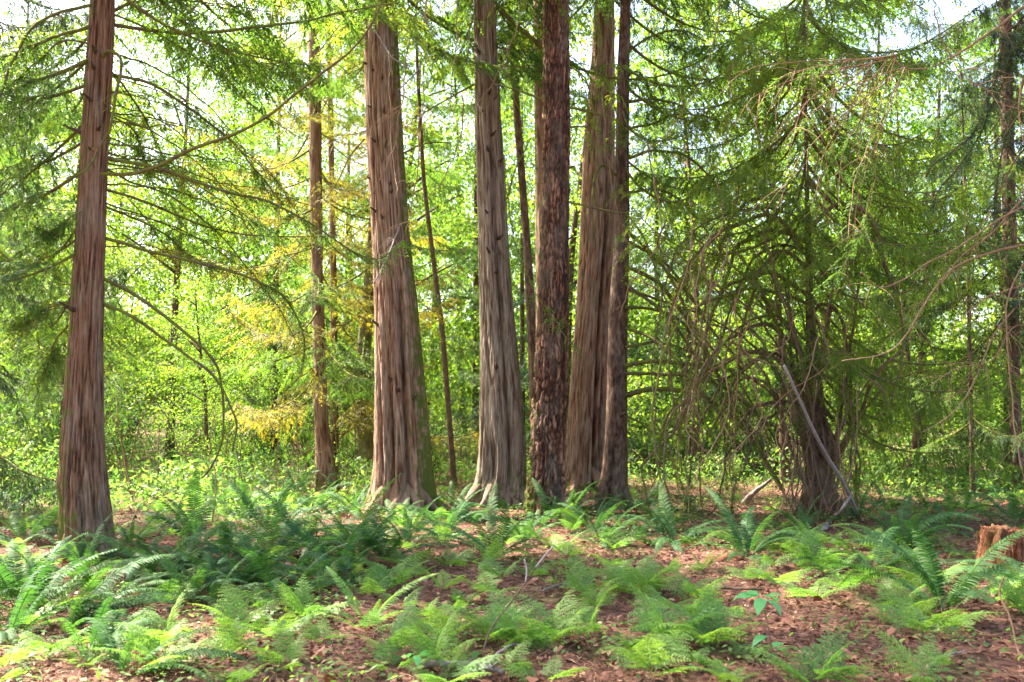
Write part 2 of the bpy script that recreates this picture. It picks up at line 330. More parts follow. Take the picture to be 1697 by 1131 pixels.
SP = {'n': 0}
def trunk_mesh(name, t):
    pr = np.array(t['prof'], float); d = t['d']
    pts = np.array([P((a + b) / 2, y, d) for y, a, b in pr]); rad = np.array([(b - a) / 2 / FPX * (d * cp_ + (P(a, y, d)[2] - CAMH) * sp_) for y, a, b in pr])
    o = np.argsort(pts[:, 2]); pts = pts[o]; rad = rad[o]
    z0 = pts[0, 2]; z1 = pts[-1, 2]; top = t['top']
    sl = (pts[-1] - pts[-2]) / max(pts[-1, 2] - pts[-2, 2], .1)
    za = np.arange(z0 - .25, z1 + .3, t.get('dz', .02 if d < 17 else .035)); zb = np.linspace(z1 + .35, max(top, z1 + 1), 40)
    z = np.r_[za, zb]
    cx = np.where(z <= z1, np.interp(z, pts[:, 2], pts[:, 0]), pts[-1, 0] + sl[0] * (z - z1) * .6)
    r = np.where(z <= z1, np.interp(z, pts[:, 2], rad), rad[-1] * (1 - .8 * np.clip((z - z1) / (top - z1 + .01), 0, 1)))
    ks = 9; pad = np.pad(r, ks, mode='edge'); r = np.convolve(pad, np.ones(2 * ks + 1) / (2 * ks + 1), 'same')[ks:-ks]
    pad = np.pad(cx, ks, mode='edge'); cx = np.convolve(pad, np.ones(2 * ks + 1) / (2 * ks + 1), 'same')[ks:-ks]
    seed = SP['n']; SP['n'] += 5
    k = int(np.clip(rad.max() * 2 * math.pi / (.014 if d < 17 else .022), 20, 220)) // 2 * 2
    th = np.arange(k) / k * 2 * math.pi
    TH, ZZ = np.meshgrid(th, z); RR = np.broadcast_to(r[:, None], TH.shape)
    hz = ZZ - z0
    X = np.cos(TH) * RR; Y = np.sin(TH) * RR
    tw = .12 * hz
    fl = t['flute']; amp = fl * np.exp(-hz / 1.6) + fl * .28 * np.exp(-hz / 6)
    sd = seed * 1.7
    F = 1.0 - np.abs(np.sin(2.5 * (TH + tw * .3) + sd)) ** .6 * .9 + .5 * np.cos(3 * TH + sd * 2 + tw) + .35 * np.cos(7 * TH + sd * 3 - tw)
    kind = t['kind']
    if kind in ('red_cedar', 'grey_cedar', 'brown_cedar'):
        n1 = fbm(X * 16, Y * 16, ZZ * .9, 3, seed); rd = 1 - np.abs(n1) * 2.4
        n2 = pn(X * 45, Y * 45, ZZ * 2.2, seed + 1)
        cr = np.exp(-(np.abs(pn(X * 13, Y * 13, ZZ * .7 + .3 * pn(X * 3, Y * 3, ZZ * 2, seed), seed + 3)) / .06) ** 2)
        cr2 = np.exp(-(np.abs(pn(X * 27, Y * 27, ZZ * 1.5, seed + 4)) / .07) ** 2) * .5
        disp = .016 * rd + .010 * n2 + .02 * pn(X * 4, Y * 4, ZZ * .25, seed + 2) - .016 * cr - .010 * cr2; tint = .55 + .35 * rd - .2 + .9 * n2 + .5 * pn(X * 90, Y * 90, ZZ * 5, seed + 5) - .45 * cr - .35 * cr2
    elif kind == 'fir':
        nc = int(2 * math.pi * rad.max() / .062); wv = pn(X * 9, Y * 9, ZZ * 2.2, seed); cu = TH / (2 * math.pi) * nc + 1.3 * wv + .7 * pn(X * 22, Y * 22, ZZ * 9, seed + 6); cv = hz / .30 + 1.3 * pn(X * 11, Y * 11, ZZ * 2.5, seed + 1) + .5 * pn(X * 25, Y * 25, ZZ * 12, seed + 8)
        ci, cj = np.floor(cu).astype(int), np.floor(cv).astype(int); jr = np.random.RandomState(4); JU, JV, JT = jr.rand(nc, 256), jr.rand(nc, 256), jr.rand(nc, 256)
        F1 = np.full(TH.shape, 9.); F2 = F1.copy(); tid = F1 * 0
        for a_ in (-1, 0, 1):
            for b_ in (-1, 0, 1):
                wi, wj = (ci + a_) % nc, (cj + b_) & 255
                q_ = np.hypot(ci + a_ + .15 + .7 * JU[wi, wj] - cu, (cj + b_ + .1 + .8 * JV[wi, wj] - cv) * .85)
                nw = q_ < F1; F2 = np.where(nw, F1, np.minimum(F2, q_)); tid = np.where(nw, JT[wi, wj], tid); F1 = np.where(nw, q_, F1)
        ridge = np.clip((F2 - F1) / .42, 0, 1) ** .8 * (.6 + .5 * tid)
        fur = np.clip(np.abs(pn(X * 10, Y * 10, ZZ * .9 + .5 * wv, seed + 9)) * 5.5, 0, 1); ridge = ridge * (.35 + .65 * fur)
        lowf = np.clip(1.3 - hz / 5, .38, 1.2)
        disp = (.070 * ridge - .035) * lowf + .016 * fbm(X * 45, Y * 45, ZZ * 18, 3, seed); tint = -.22 + 1.0 * ridge + .6 * pn(X * 40, Y * 40, ZZ * 14, seed) + .25 * (tid - .5)
    else:
        n1 = fbm(X * 18, Y * 18, ZZ * 7, 3, seed); disp = .010 * n1 + .012 * pn(X * 5, Y * 5, ZZ * 2, seed); tint = .5 + n1
    disp = disp * np.clip(RR / .25, .15, 1.1)
    for (fr, dp, wd, hm, dr) in t.get('creases', []):
        ta = -math.acos(fr) + dr * hz; dd_ = np.abs((TH - ta + math.pi) % (2 * math.pi) - math.pi)
        cz_ = np.exp(-(dd_ / wd) ** 1.4) * np.clip((hm - hz) / (hm * .5), 0, 1)
        disp = disp - dp * cz_ * (RR / .5); tint = tint - .45 * cz_ ** 2
    ext = .16 * np.exp(-hz / .16) * (fl > .03)
    disp = disp - .006
    R2 = RR * t.get('rs', 1) * (1 + amp * (F - .6) * .8) + disp + ext * RR * (1 + F)
    if t.get('twin'):
        pass
    V = np.stack([cx[:, None] + np.cos(TH) * R2 - t['base'][0], np.sin(TH) * R2, ZZ - t['base'][2]], -1)
    n = len(z)
    i = np.arange(n - 1)[:, None] * k; j = np.arange(k)[None]; j2 = (j + 1) % k
    Q = np.stack([i + j, i + j2, i + k + j2, i + k + j], -1).reshape(-1, 4)
    e = (n - 1) * k
    Q = np.concatenate([Q, [[e + q, e + q + 1, e + k - 2 - q, e + k - 1 - q] for q in range(k // 2 - 1)]])
    side = t.get('moss', 0.4)   # moss gathers on one flank
    moss = .55 * np.clip(np.cos(TH - side), 0, 1) ** 2 * t.get('mossamt', .8) + .5 * np.exp(-hz / .45) - .15
    t['cxf'] = lambda zz, z=z, cx=cx, t=t: np.interp(zz, z, cx) - t['base'][0]
    t['rf'] = lambda zz, z=z, r=r: np.interp(zz, z, r)
    return mesh(name, V.reshape(-1, 3), Q, None, {'tint': tint.ravel(), 'moss': moss.ravel()}, M[kind], True)

def thing(name, base, label, cat, group=None):
    o = bpy.data.objects.new(name, None); COL.objects.link(o); o.location = [float(v) for v in base]
    o.empty_display_size = .2
    return tag(o, label, cat, group)

# ------------------------------------------------------------------ ground
gx = np.concatenate([-np.geomspace(11, 400, 45)[::-1], np.arange(-10.9, 10.95, .07), np.geomspace(11, 400, 45)])
gy = np.concatenate([-np.geomspace(3, 200, 24)[::-1], np.arange(-2.5, 4, .4), np.arange(4, 15, .06), np.arange(15, 26, .13), np.geomspace(26.2, 600, 60)])
GX, GY = np.meshgrid(gx, gy)
GZ = H(GX, GY) + .012 * fbm(GX * 7, GY * 7, 2.2, 3) * (np.hypot(GX, GY) < 30)
GZ = np.where(GY > 90, GZ * np.clip(1 - (GY - 90) / 100, .2, 1), GZ)
n1, n2 = GX.shape; i = np.arange(n1 - 1)[:, None] * n2; j = np.arange(n2 - 1)[None]
Q = np.stack([i + j, i + j + 1, i + n2 + j + 1, i + n2 + j], -1).reshape(-1, 4)
tag(ob('ground', mesh('ground', np.stack([GX, GY, GZ], -1), Q, None, None, ground_mat(), True)), kind='structure')

# ------------------------------------------------------------------ foliage branch variants (axis +X, z up), reach 1..3 m
def make_branch(seed, L=2.6, sec=26, droop=.5, upturn=.35, K=7, per=9, ll=.075, lw=.017, mat='cedar_leaf', hang=.5, bare=.15, rad=.022):
    r = np.random.RandomState(seed)
    s = np.linspace(0, 1, 16)
    C = np.stack([L * s, .12 * L * np.sin(s * 3 + r.rand() * 6) * s, -droop * L * s * (1 - s) * 1.4 - .10 * L * s + upturn * L * (s ** 3) * .35], -1)
    wood = Geo(); V, Q = tube(C, rad * (1 - .85 * s) + .002, 6, .3, seed); wood.add(V, Q, .5)
    fol = Geo()
    B = []; D = []; Nn = []; LL = []
    for i in range(sec):
        t = bare + (1 - bare) * (i + r.rand() * .6) / sec; sg = 1 if i % 2 else -1
        c = np.array([np.interp(t, s, C[:, q]) for q in range(3)])
        l = L * (.36 * (1 - t) ** .7 + .05) * r.uniform(.6, 1.2)
        a = math.radians(r.uniform(40, 70)); dz = -hang * r.uniform(.3, 1.3)
        u = np.linspace(0, 1, 6)[:, None]
        d0 = np.array([math.cos(a), sg * math.sin(a), .1]); 
        pts = c + d0 * l * u + np.array([0, 0, dz * l]) * u ** 1.7
        V, Q = tube(pts, .006 * (1 - .7 * u[:, 0]) + .001, 4); wood.add(V, Q, .5)
        tn = nrm(np.gradient(pts, axis=0))
        for k in range(per):
            tt = (k + .5) / per; p = np.array([np.interp(tt, u[:, 0], pts[:, q]) for q in range(3)])
            dd = np.array([np.interp(tt, u[:, 0], tn[:, q]) for q in range(3)])
            sd = nrm(np.cross(dd, [0, 0, 1.])) * (1 if k % 2 else -1)
            B.append(p); D.append(dd * .7 + sd * .7 + np.array([0, 0, -hang * r.uniform(.1, 1.2)])); Nn.append(np.array([0, 0, 1.]) + r.normal(0, .35, 3)); LL.append(r.uniform(.09, .22) * (1.1 - .5 * tt))
        B.append(pts[-1]); D.append(tn[-1]); Nn.append(np.array([0, 0, 1.]) + r.normal(0, .3, 3)); LL.append(.2)
    sprays(fol, np.array(B), np.array(D), np.array(Nn), np.array(LL), K, ll, lw, rs=r)
    return wood.build('branch', M['branch'], True), fol.build('foliage', M[mat])
BR = [make_branch(100 + i, droop=.3 + .1 * (i % 3), hang=.45 + .15 * (i % 3)) for i in range(5)]
BRB = [make_branch(200 + i, mat='cedar_blue', droop=.45, hang=.9, upturn=.1, ll=.085) for i in range(3)]
BRY = [make_branch(300 + i, mat='yellow_leaf', droop=.4, hang=.5, K=5, per=7) for i in range(2)]
BRG = [make_branch(350 + i, mat='bright_leaf', droop=.5, hang=.8, K=6, per=7, sec=22) for i in range(3)]
BRD = [make_branch(370 + i, mat='dark_leaf', droop=.6, hang=1.2, upturn=.0, ll=.09) for i in range(3)]
BRF = [make_branch(400 + i, K=4, per=5, sec=22, ll=.12, lw=.035, droop=.4, hang=.6) for i in range(3)]  # farther trees

def add_branch(parent, pool, z, azm, sc, pitch=0, lx=0, r=rs):
    w, f = pool[r.randint(len(pool))]
    o = ob('branch', w, parent, (lx, 0, z), (r.uniform(-.3, .3), pitch, azm), sc)
    ob('foliage', f, o)
    return o
def crown_branches(root, t, pools, z0, z1, n, len0, len1, seed, azr=None, pitch=(.0, .35)):
    r = np.random.RandomState(seed)
    for i in range(n):
        u = (i + r.rand()) / n; z = z0 + (z1 - z0) * u; a = r.uniform(*azr) if azr else i * 2.399 + r.uniform(-.5, .5)
        L = len0 + (len1 - len0) * u; L *= r.uniform(.7, 1.2)
        zz = z + t['base'][2]
        add_branch(root, pools[r.randint(len(pools))], z, a, L / 2.6, r.uniform(*pitch), float(t['cxf'](zz)) if 'cxf' in t else 0, r)

def traced(root, pts, d0, d1, w0, w1, mat='branch', knob=.35, fol=None, n=40, name='branch', dens=10, seed=0, wob=.0):
    """a limb whose course is read off the photograph, running from depth d0 to depth d1"""
    r = np.random.RandomState(seed + len(pts))
    m = len(pts); base = np.array(root.location)
    dd = d0 + (d1 - d0) * np.linspace(0, 1, m) ** 1.0 + (r.normal(0, .05, m) if m > 3 else 0)
    W3 = np.array([P(x, y, q) for (x, y), q in zip(pts, dd)]) - base
    C = spline(W3, n); s = np.linspace(0, 1, n)
    if wob: C = C + .35 * wob * np.stack([pn(s * 27, seed + 1.5), pn(s * 27, seed + 4.5), pn(s * 27, seed + 9.5)], -1) + wob * np.stack([pn(s * 9, seed + .5), pn(s * 9, seed + 7.5), pn(s * 9, seed + 3.5)], -1)
    px = d0 / FPX
    R = (w0 + (w1 - w0) * s) / 2 * px
    g = Geo(); V, Q = tube(C, R, 8, knob, seed); g.add(V, Q, .5)
    # small side twigs
    nt_ = max(3, int(n * .5)); tips = []
    for k in range(nt_):
        i = r.randint(int(n * .15), n - 2); tn = nrm(C[i + 1] - C[i]); sd = nrm(np.cross(tn, r.normal(size=3)))
        l = r.uniform(.08, .5); u = np.linspace(0, 1, 5)[:, None]
        q = C[i] + (tn * .6 + sd * .8) * l * u + np.array([0, 0, -.35 * l]) * u ** 2
        V, Q = tube(q, np.maximum(.0035 * (1 - .6 * u[:, 0]), .0015), 4); g.add(V, Q, .5); tips.append((q[-1], q[-1] - q[-2]))
    o = ob(name, g.build(name, M[mat], True), root)
    if fol:
        f = Geo(); N = int(dens * n / 4)
        ii = r.randint(int(n * .3), n - 1, N); b = C[ii]; tn = nrm(C[np.minimum(ii + 1, n - 1)] - C[ii])
        d = tn * .4 + r.normal(0, .5, (N, 3)); d[:, 2] -= .5
        sprays(f, b, d, np.array([0, 0, 1.]) + r.normal(0, .5, (N, 3)), r.uniform(.12, .3, N), 6, .07, .015, rs=r)
        ob('foliage', f.build('foliage', M[fol]), o)
    return o

# ------------------------------------------------------------------ the trees of the photograph
INFO = {
 'left': ('western_red_cedar', 'brown cedar trunk at the left with long bare mossy limbs reaching right', 'cedar tree'),
 'wide': ('western_red_cedar', 'widest pinkish red cedar trunk left of centre with deep vertical folds at its foot', 'cedar tree'),
 'twin': ('western_red_cedar', 'greyish cedar trunk with a double fluted stem and spreading roots in the centre', 'cedar tree'),
 'slim': ('conifer', 'slim leaning brown trunk in the gap between the grey cedar and the furrowed fir', 'tree'),
 'behind': ('conifer', 'smooth reddish trunk half hidden just behind the furrowed fir', 'tree'),
 'fir': ('douglas_fir', 'straight fir trunk with deeply furrowed corky bark in the centre', 'fir tree'),
 'right': ('western_red_cedar', 'broad pale cedar trunk standing back between the furrowed fir and dark hemlock', 'cedar tree'),
 'dark': ('hemlock', 'dark brown hemlock trunk with curved mossy limbs sweeping down to the right', 'hemlock tree'),
 'sapling': ('young_tree', 'very thin leaning dark stem in the bright gap right of the widest cedar', 'young tree'),
 'back_a': ('conifer', 'thin brown trunk farther back left of the widest cedar, the thicker of a pair', 'tree'),
 'back_b': ('conifer', 'thinner orange brown trunk just right of another slim trunk, left of the widest cedar', 'tree'),
 'mossy': ('conifer', 'dark crooked mossy trunk directly behind the left side of the widest cedar', 'tree'),
 'bushy': ('western_red_cedar', 'bushy cedar right of centre with a dense tangle of drooping branches and green sprays', 'cedar tree'),
 'edge': ('hemlock', 'dark slender trunk near the right edge standing behind the rotten stump', 'hemlock tree'),
 'crook': ('young_tree', 'small dark crooked stem bending at its foot on the right', 'young tree'),
 'thin': ('young_tree', 'thin straight dark stem with flat side branches left of the right edge trunk', 'young tree'),
 'off_right': ('hemlock', 'hemlock at the right edge with long orange twigs hanging into the picture', 'hemlock tree'),
 'off_left': ('hemlock', 'dark green conifer hanging its bluish sprays in at the left edge', 'conifer'),
}
TR['wide']['creases'] = [(-.30, .22, .16, 3.0, -.01), (.34, .24, .17, 5.2, .02), (-.72, .10, .10, 2.5, 0), (.72, .12, .12, 3.2, .0), (.02, .05, .06, 2.2, .0)]
TR['twin']['creases'] = [(.40, .20, .17, 9, -.035), (-.45, .12, .2, 1.3, 0), (-.05, .05, .1, 3, .0)]
TR['right']['creases'] = [(.45, .22, .14, 9, 0), (.75, .12, .08, 7, 0), (.1, .05, .06, 3, 0)]
TR['left']['creases'] = [(-.78, .35, .22, .8, 0), (.3, .06, .1, 3.5, .0), (-.2, .05, .08, 2.5, 0)]
TR['dark']['creases'] = [(-.3, .12, .2, 1.6, 0)]
TR['wide']['moss'] = 0.0; TR['wide']['mossamt'] = 1.1; TR['fir']['moss'] = 3.0; TR['behind']['moss'] = 3.3; TR['left']['moss'] = 3.4
ROOT = {}
for k, t in TR.items():
    nm, lb, ct = INFO[k]
    ROOT[k] = thing(nm, t['base'], lb, ct)
    ob('trunk', trunk_mesh('trunk', t), ROOT[k])
print('trunks')

def stubs(key, lst):
    t = TR[key]; root = ROOT[key]; r = np.random.RandomState(len(lst) + 5)
    for (x, y) in lst:
        p = P(x, y, t['d']); c = float(t['cxf'](p[2])) + t['base'][0]; R = float(t['rf'](p[2]))
        a = math.asin(np.clip((p[0] - c) / R, -.98, .98)); d = np.array([math.sin(a), -math.cos(a), r.uniform(-.1, .4)])
        b = np.array([c, t['base'][1], p[2]]) - t['base'] + d * R * np.array([1, 1, 0]) * .97
        l = r.uniform(.05, .16); u = np.linspace(0, 1, 6)[:, None]
        w = r.uniform(.018, .03)
        V, Q = tube(b - d * .04 + d * (l + .04) * u + np.array([0, 0, .02]) * u ** 2, w * (1.5 - 1.1 * u[:, 0] ** .5), 8, .5, r.randint(99))
        g = Geo(); g.add(V, Q, .2); ob('branch_stub', g.build('branch_stub', M['hemlock'], True), root)
stubs('wide', [(610,112),(622,126),(637,140),(617,185),(640,195),(625,242),(643,252),(615,300),(650,312),(625,355),(652,325),(638,368),(628,540),(652,630),(665,648),(690,660)])
stubs('twin', [(796,95),(791,118),(812,160),(820,170),(801,192),(818,228),(809,255),(829,272),(808,358),(828,398),(811,422),(822,455),(824,610)])
stubs('fir', [(930,65),(931,95),(938,158),(930,175),(932,225),(941,282),(924,285),(932,315),(929,360),(918,456),(940,400)])
stubs('dark', [(1028,480),(1030,590),(1024,625),(1033,660),(1028,690),(1020,720)])
stubs('left', [(168,93),(165,120),(160,172),(130,515),(172,220),(135,222),(160,255)])

# left cedar: limbs read off the photograph
dL = TR['left']['d']
LB = [([(185,41),(247,51),(300,55),(371,51),(460,41),(513,34),(570,19),(660,5)], 1.2, 7, 3),
 ([(178,23),(212,7),(244,-2),(300,-25)], .8, 7, 4),
 ([(168,288),(209,290),(255,278),(315,249),(378,225),(453,187),(495,152),(537,118),(570,94),(610,50),(640,-10)], -1.5, 7, 3),
 ([(175,262),(226,272),(276,283),(336,306),(389,322),(442,334),(495,359),(548,392),(590,420),(625,430),(650,415),(668,395)], 1.5, 6.5, 2),
 ([(190,126),(247,138),(300,170),(354,209),(389,240),(424,283),(442,304),(470,340)], 1.8, 6, 2),
 ([(176,315),(230,331),(283,352),(329,371),(389,387),(495,392),(560,391)], 2.2, 5, 2),
 ([(170,394),(212,406),(247,417),(311,431),(371,447),(424,465),(463,486),(491,525),(504,564),(500,620)], 1.0, 6, 2.5),
 ([(170,463),(212,482),(265,518),(308,553),(343,585),(361,610),(368,645),(371,698),(364,744),(346,780),(335,792)], .6, 6.5, 3),
 ([(168,502),(212,521),(265,557),(318,596),(354,624),(368,642),(382,673),(392,698),(385,748)], .3, 6, 3),
 ([(150,44),(106,57),(53,76),(0,97),(-40,110)], -.8, 6.5, 4),
 ([(150,9),(88,25),(53,46),(28,88),(0,160),(-20,240)], -1.2, 6, 3),
 ([(145,72),(106,68),(64,99),(30,130),(0,152)], -.6, 4, 2),
 ([(168,95),(180,84),(192,88),(191,160),(180,220),(165,245),(148,275),(110,300)], -.35, 6, 3),
 ([(190,25),(265,57),(318,92),(371,127),(407,166),(450,200),(500,230)], 2.6, 4, 2),
 ([(176,343),(226,364),(279,392),(315,425),(350,440)], 2.0, 4.5, 2),
 ([(180,190),(220,215),(236,255),(250,290)], 1.0, 3.5, 1.5),
 ([(178,110),(225,170),(265,250),(290,300),(330,330)], 2.5, 4, 2),
 ([(135,350),(110,365),(85,385),(60,380)], -.4, 3, 1.2),
 ([(112,540),(95,560),(80,600),(60,640)], .4, 4, 1.5),
 ([(118,500),(80,510),(50,520),(20,540)], .4, 3.5, 1.5)]
for i, (pts, dz, w0, w1) in enumerate(LB):
    s0 = dL - .15 if dz < 0 else dL + .02
    m = 'branch'
    traced(ROOT['left'], pts, s0, dL + dz, w0, w1, m, fol='cedar_leaf' if i not in (7, 8, 12, 2) else None, n=44, dens=7 if i not in (0, 1) else 5, seed=i, wob=.015)
# dark hemlock: curved limbs sweeping right
dD = TR['dark']['d']
DB = [([(1036,470),(1100,520),(1160,600),(1220,690),(1270,770),(1310,835)],-1.3,6,3),([(1036,380),(1090,430),(1150,540),(1200,640),(1255,740),(1300,820)],-1.0,6,3),([(1036,545),(1080,560),(1140,620),(1200,700),(1250,780)],-1.5,6,3),([(1036,620),(1090,620),(1150,625),(1210,650),(1265,700),(1310,770)],-.5,6,3),
 ([(1036,607),(1075,600),(1130,602),(1190,606),(1240,625),(1290,665)],-1.2,8,3),
 ([(1036,655),(1090,645),(1140,650),(1190,670),(1225,705),(1260,750),(1300,815)],-1.0,9,4),
 ([(1036,575),(1090,568),(1150,588),(1210,640)],-.6,5,2),
 ([(1038,400),(1080,420),(1120,455),(1150,500),(1190,560),(1230,600)],-.6,6,3),
 ([(1036,440),(1090,470),(1130,520),(1160,570),(1200,640),(1250,720),(1285,800)],-.3,7,3),
 ([(1036,265),(1090,250),(1140,262),(1180,300),(1200,350)],-1,6,2),
 ([(1038,170),(1090,165),(1135,180),(1170,210)],-1,6,2),
 ([(1038,320),(1090,315),(1130,335),(1170,380),(1200,430)],.6,5,2),
 ([(1036,510),(1090,515),(1140,540),(1190,590),(1240,660),(1280,740)],.5,6,3),
 ([(1036,90),(1080,60),(1130,50),(1170,70)],-.8,5,2),
 ([(1036,215),(1080,205),(1120,190),(1180,195)],-.8,5,2),
 ([(1036,480),(1100,500),(1160,520),(1230,560),(1300,620)],.9,5,2),
 ([(1036,350),(1070,400),(1090,460),(1120,540),(1130,640),(1120,700)],-.9,4,2),
 ([(1036,690),(1062,700),(1080,716),(1110,718),(1132,700),(1140,680)],-.7,4,2),
 ([(1020,290),(1000,275),(985,300),(990,345),(1010,350)],-1.0,5,3),
 ([(1036,130),(1060,120),(1075,150),(1090,210)],.6,4,2)]
for i, (pts, dz, w0, w1) in enumerate(DB):
    traced(ROOT['dark'], pts, dD - .1, dD + dz, w0, w1, 'branch', n=44, seed=50 + i, wob=.03, fol='cedar_leaf' if i % 3 == 1 else None, dens=4)
# furrowed fir and the others: a few dead limbs
for key, lst in {'fir': [([(943,178),(985,188),(1020,200),(1040,215)],-.4,5,2),([(943,210),(975,212),(1000,222)],-.3,4,1.5),([(943,335),(985,345),(1020,352),(1060,350)],-.6,4,1.5),
                         ([(943,110),(960,120),(985,190),(1000,260)],-.5,3,1.5),([(899,165),(870,155),(840,145),(820,138)],-.7,4,1.5)],
                 'twin': [([(790,92),(800,112),(812,125),(828,118),(842,112)],-.6,4,2),([(812,125),(820,140),(830,142)],-.6,3,1.5),([(786,140),(750,160),(715,180),(680,200)],.6,4,1.5),([(840,330),(855,280),(880,230)],.6,3,1.5)],
                 'wide': [([(604,230),(580,260),(560,300),(540,330)],.6,3,1.5),([(655,60),(700,20),(710,60),(690,120),(660,150)],-.6,3,2),([(664,370),(655,395),(640,430),(620,470)],-.8,3,2),([(618,45),(640,80),(655,100),(680,110)],-.7,3.5,2),([(668,255),(700,240),(750,235)],.8,4,1.5)],
                 'back_a': [([(520,410),(490,420),(470,425)],-.5,4,1.5),([(530,520),(560,540),(600,520)],.5,3,1.5),([(522,300),(560,340),(600,350)],.5,4,1.5),([(520,610),(480,640),(450,690)],.4,3,1.5)],
                 'mossy': [([(600,690),(570,640),(545,620)],-.5,6,2),([(605,730),(575,770),(560,790)],-.4,5,3),([(600,700),(560,720),(520,700),(480,705)],-.4,5,2),([(598,640),(640,600),(660,560)],.5,5,2)]}.items():
    for i, (pts, dz, w0, w1) in enumerate(lst):
        traced(ROOT[key], pts, TR[key]['d'] - (.25 if dz < 0 and key != 'mossy' else 0), TR[key]['d'] + dz, w0, w1, 'branch' if key in ('fir', 'back_a', 'mossy') or dz > 0 else 'pale_wood', n=30, seed=90 + i, wob=.015)
# bushy cedar: leaders fanning up and left from its foot, hanging twigs
r = np.random.RandomState(5); dB = TR['bushy']['d']
for i in range(20):      # limbs leaving the stem high and arching down to the ground on both sides
    x0 = 1342 + r.uniform(-6, 6); y0 = r.uniform(330, 720); sd = -1 if i % 5 else 1; w = r.uniform(90, 290) * (1 if sd < 0 else .7); up = r.uniform(15, 80)
    pts = [(x0, y0), (x0 + sd * w * .30, y0 - up * .8), (x0 + sd * w * .6, y0 - up * .6 + 10), (x0 + sd * w * .85, y0 + r.uniform(30, 90)), (x0 + sd * w, min(y0 + r.uniform(110, 260), 845)), (x0 + sd * w * r.uniform(.9, 1.08), min(y0 + r.uniform(270, 380), 862))]
    if pts[5][1] <= pts[4][1] + 8: pts = pts[:5]
    traced(ROOT['bushy'], pts, dB, dB + r.uniform(-1.9, 1.0), r.uniform(4.5, 8), 2, ['twig2', 'branch', 'stem'][i % 3], n=50, seed=400 + i, wob=.09, fol=['bright_leaf', None, 'cedar_leaf'][i % 3], dens=5, knob=.5)
for i in range(22):
    x0 = r.uniform(1325, 1390); y0 = r.uniform(690, 845)
    x1 = r.uniform(1060, 1330) if i % 4 else r.uniform(1390, 1560); y1 = r.uniform(330, 640)
    mx = x0 + (x1 - x0) * r.uniform(.3, .5); my = y0 + (y1 - y0) * r.uniform(.42, .62)
    pts = [(x0, y0), (x0 + (mx - x0) * .5, y0 + (my - y0) * .4), (mx, my), ((mx + x1) / 2 + r.uniform(-8, 8), (my + y1) / 2 - r.uniform(5, 25)), (x1, y1)]
    if i % 3 == 0: pts.append((x1 - r.uniform(10, 50) * np.sign(x0 - x1), y1 + r.uniform(40, 110)))
    traced(ROOT['bushy'], pts, dB, dB + r.uniform(-1.6, 1.4), r.uniform(4, 8.5), 2, 'branch' if i % 3 == 1 else ('stem' if i % 3 else 'twig2'), n=46, seed=150 + i, wob=.05, fol='cedar_leaf' if i % 2 else None, dens=4, knob=.5)
for i in range(36):
    x0 = r.uniform(1070, 1440); y0 = r.uniform(200, 660); x1 = x0 + r.uniform(-70, 70); l = r.uniform(90, 260)
    pts = [(x0, y0), (x0 + r.uniform(-25, 25), y0 + l * .4), (x1, y0 + l * .8), (x1 + r.uniform(-30, 30), min(y0 + l, 850))]
    traced(ROOT['bushy'], pts, dB - 1.6 + r.uniform(-.6, 1), dB - 1.4 + r.uniform(-.6, .8), 2.6, 1.4, 'twig' if i % 2 else 'stem', n=24, seed=200 + i, wob=.04, name='twig')
for i in range(16):      # dead brown stems at the foot
    x0 = r.uniform(1310, 1410); pts = [(x0, r.uniform(640, 720)), (x0 + r.uniform(-20, 30), 770), (x0 + r.uniform(-30, 50), r.uniform(835, 868))]
    traced(ROOT['bushy'], pts, dB - r.uniform(.1, .6), dB - r.uniform(.2, .9), 3.4, 2, 'stem' if i % 3 else 'twig', n=20, seed=240 + i, wob=.04, name='twig')
# right edge hemlock twigs
dR = TR['off_right']['d']
RB = [([(1735,-5),(1697,12),(1668,35),(1622,67),(1587,90),(1551,108),(1523,114),(1498,111),(1484,99),(1481,85)],-1.2,7,3,'twig'),
 ([(1735,20),(1690,40),(1668,53),(1657,106),(1633,170),(1615,219),(1580,251),(1548,272),(1534,293)],.5,6,3,'hemlock'),
 ([(1740,0),(1689,35),(1672,117),(1643,177),(1622,226),(1587,279),(1551,325),(1546,350)],.8,6,3,'hemlock'),
 ([(1740,330),(1680,350),(1615,391),(1572,419),(1530,440),(1509,458),(1473,475),(1445,468),(1427,451)],-1,4.5,2.5,'twig'),
 ([(1725,400),(1640,420),(1572,451),(1544,486),(1526,514),(1509,546),(1481,578),(1445,592),(1396,599)],-1,5,3,'twig'),
 ([(1740,455),(1697,472),(1629,497),(1600,520)],-.5,5,2,'twig'),
 ([(1730,480),(1675,520),(1650,550),(1622,617),(1597,663),(1562,698),(1530,716)],-.6,4,2,'twig'),
 ([(1735,380),(1670,500),(1672,600),(1680,700),(1692,780)],-.8,4,3,'twig'),
 ([(1740,300),(1697,330),(1640,390),(1600,420),(1560,470)],-.4,5,2,'twig'),
 ([(1740,200),(1680,270),(1650,330),(1625,380),(1615,410)],.4,5,2,'twig'),
 ([(1740,560),(1690,540),(1640,600),(1590,610),(1540,640)],-.4,3.5,2,'twig'),
 ([(1730,100),(1697,130),(1690,200),(1700,260),(1690,330)],-.5,4,2,'twig'),
 ([(1735,60),(1680,180),(1660,260),(1648,350),(1652,430)],.3,6,3,'hemlock')]
for i, (pts, dz, w0, w1, m) in enumerate(RB):
    traced(ROOT['off_right'], pts, dR, dR + dz, w0 * .8, w1 * .7, m, n=44, seed=300 + i, wob=.02, fol='cedar_blue' if m == 'hemlock' else None, dens=8)
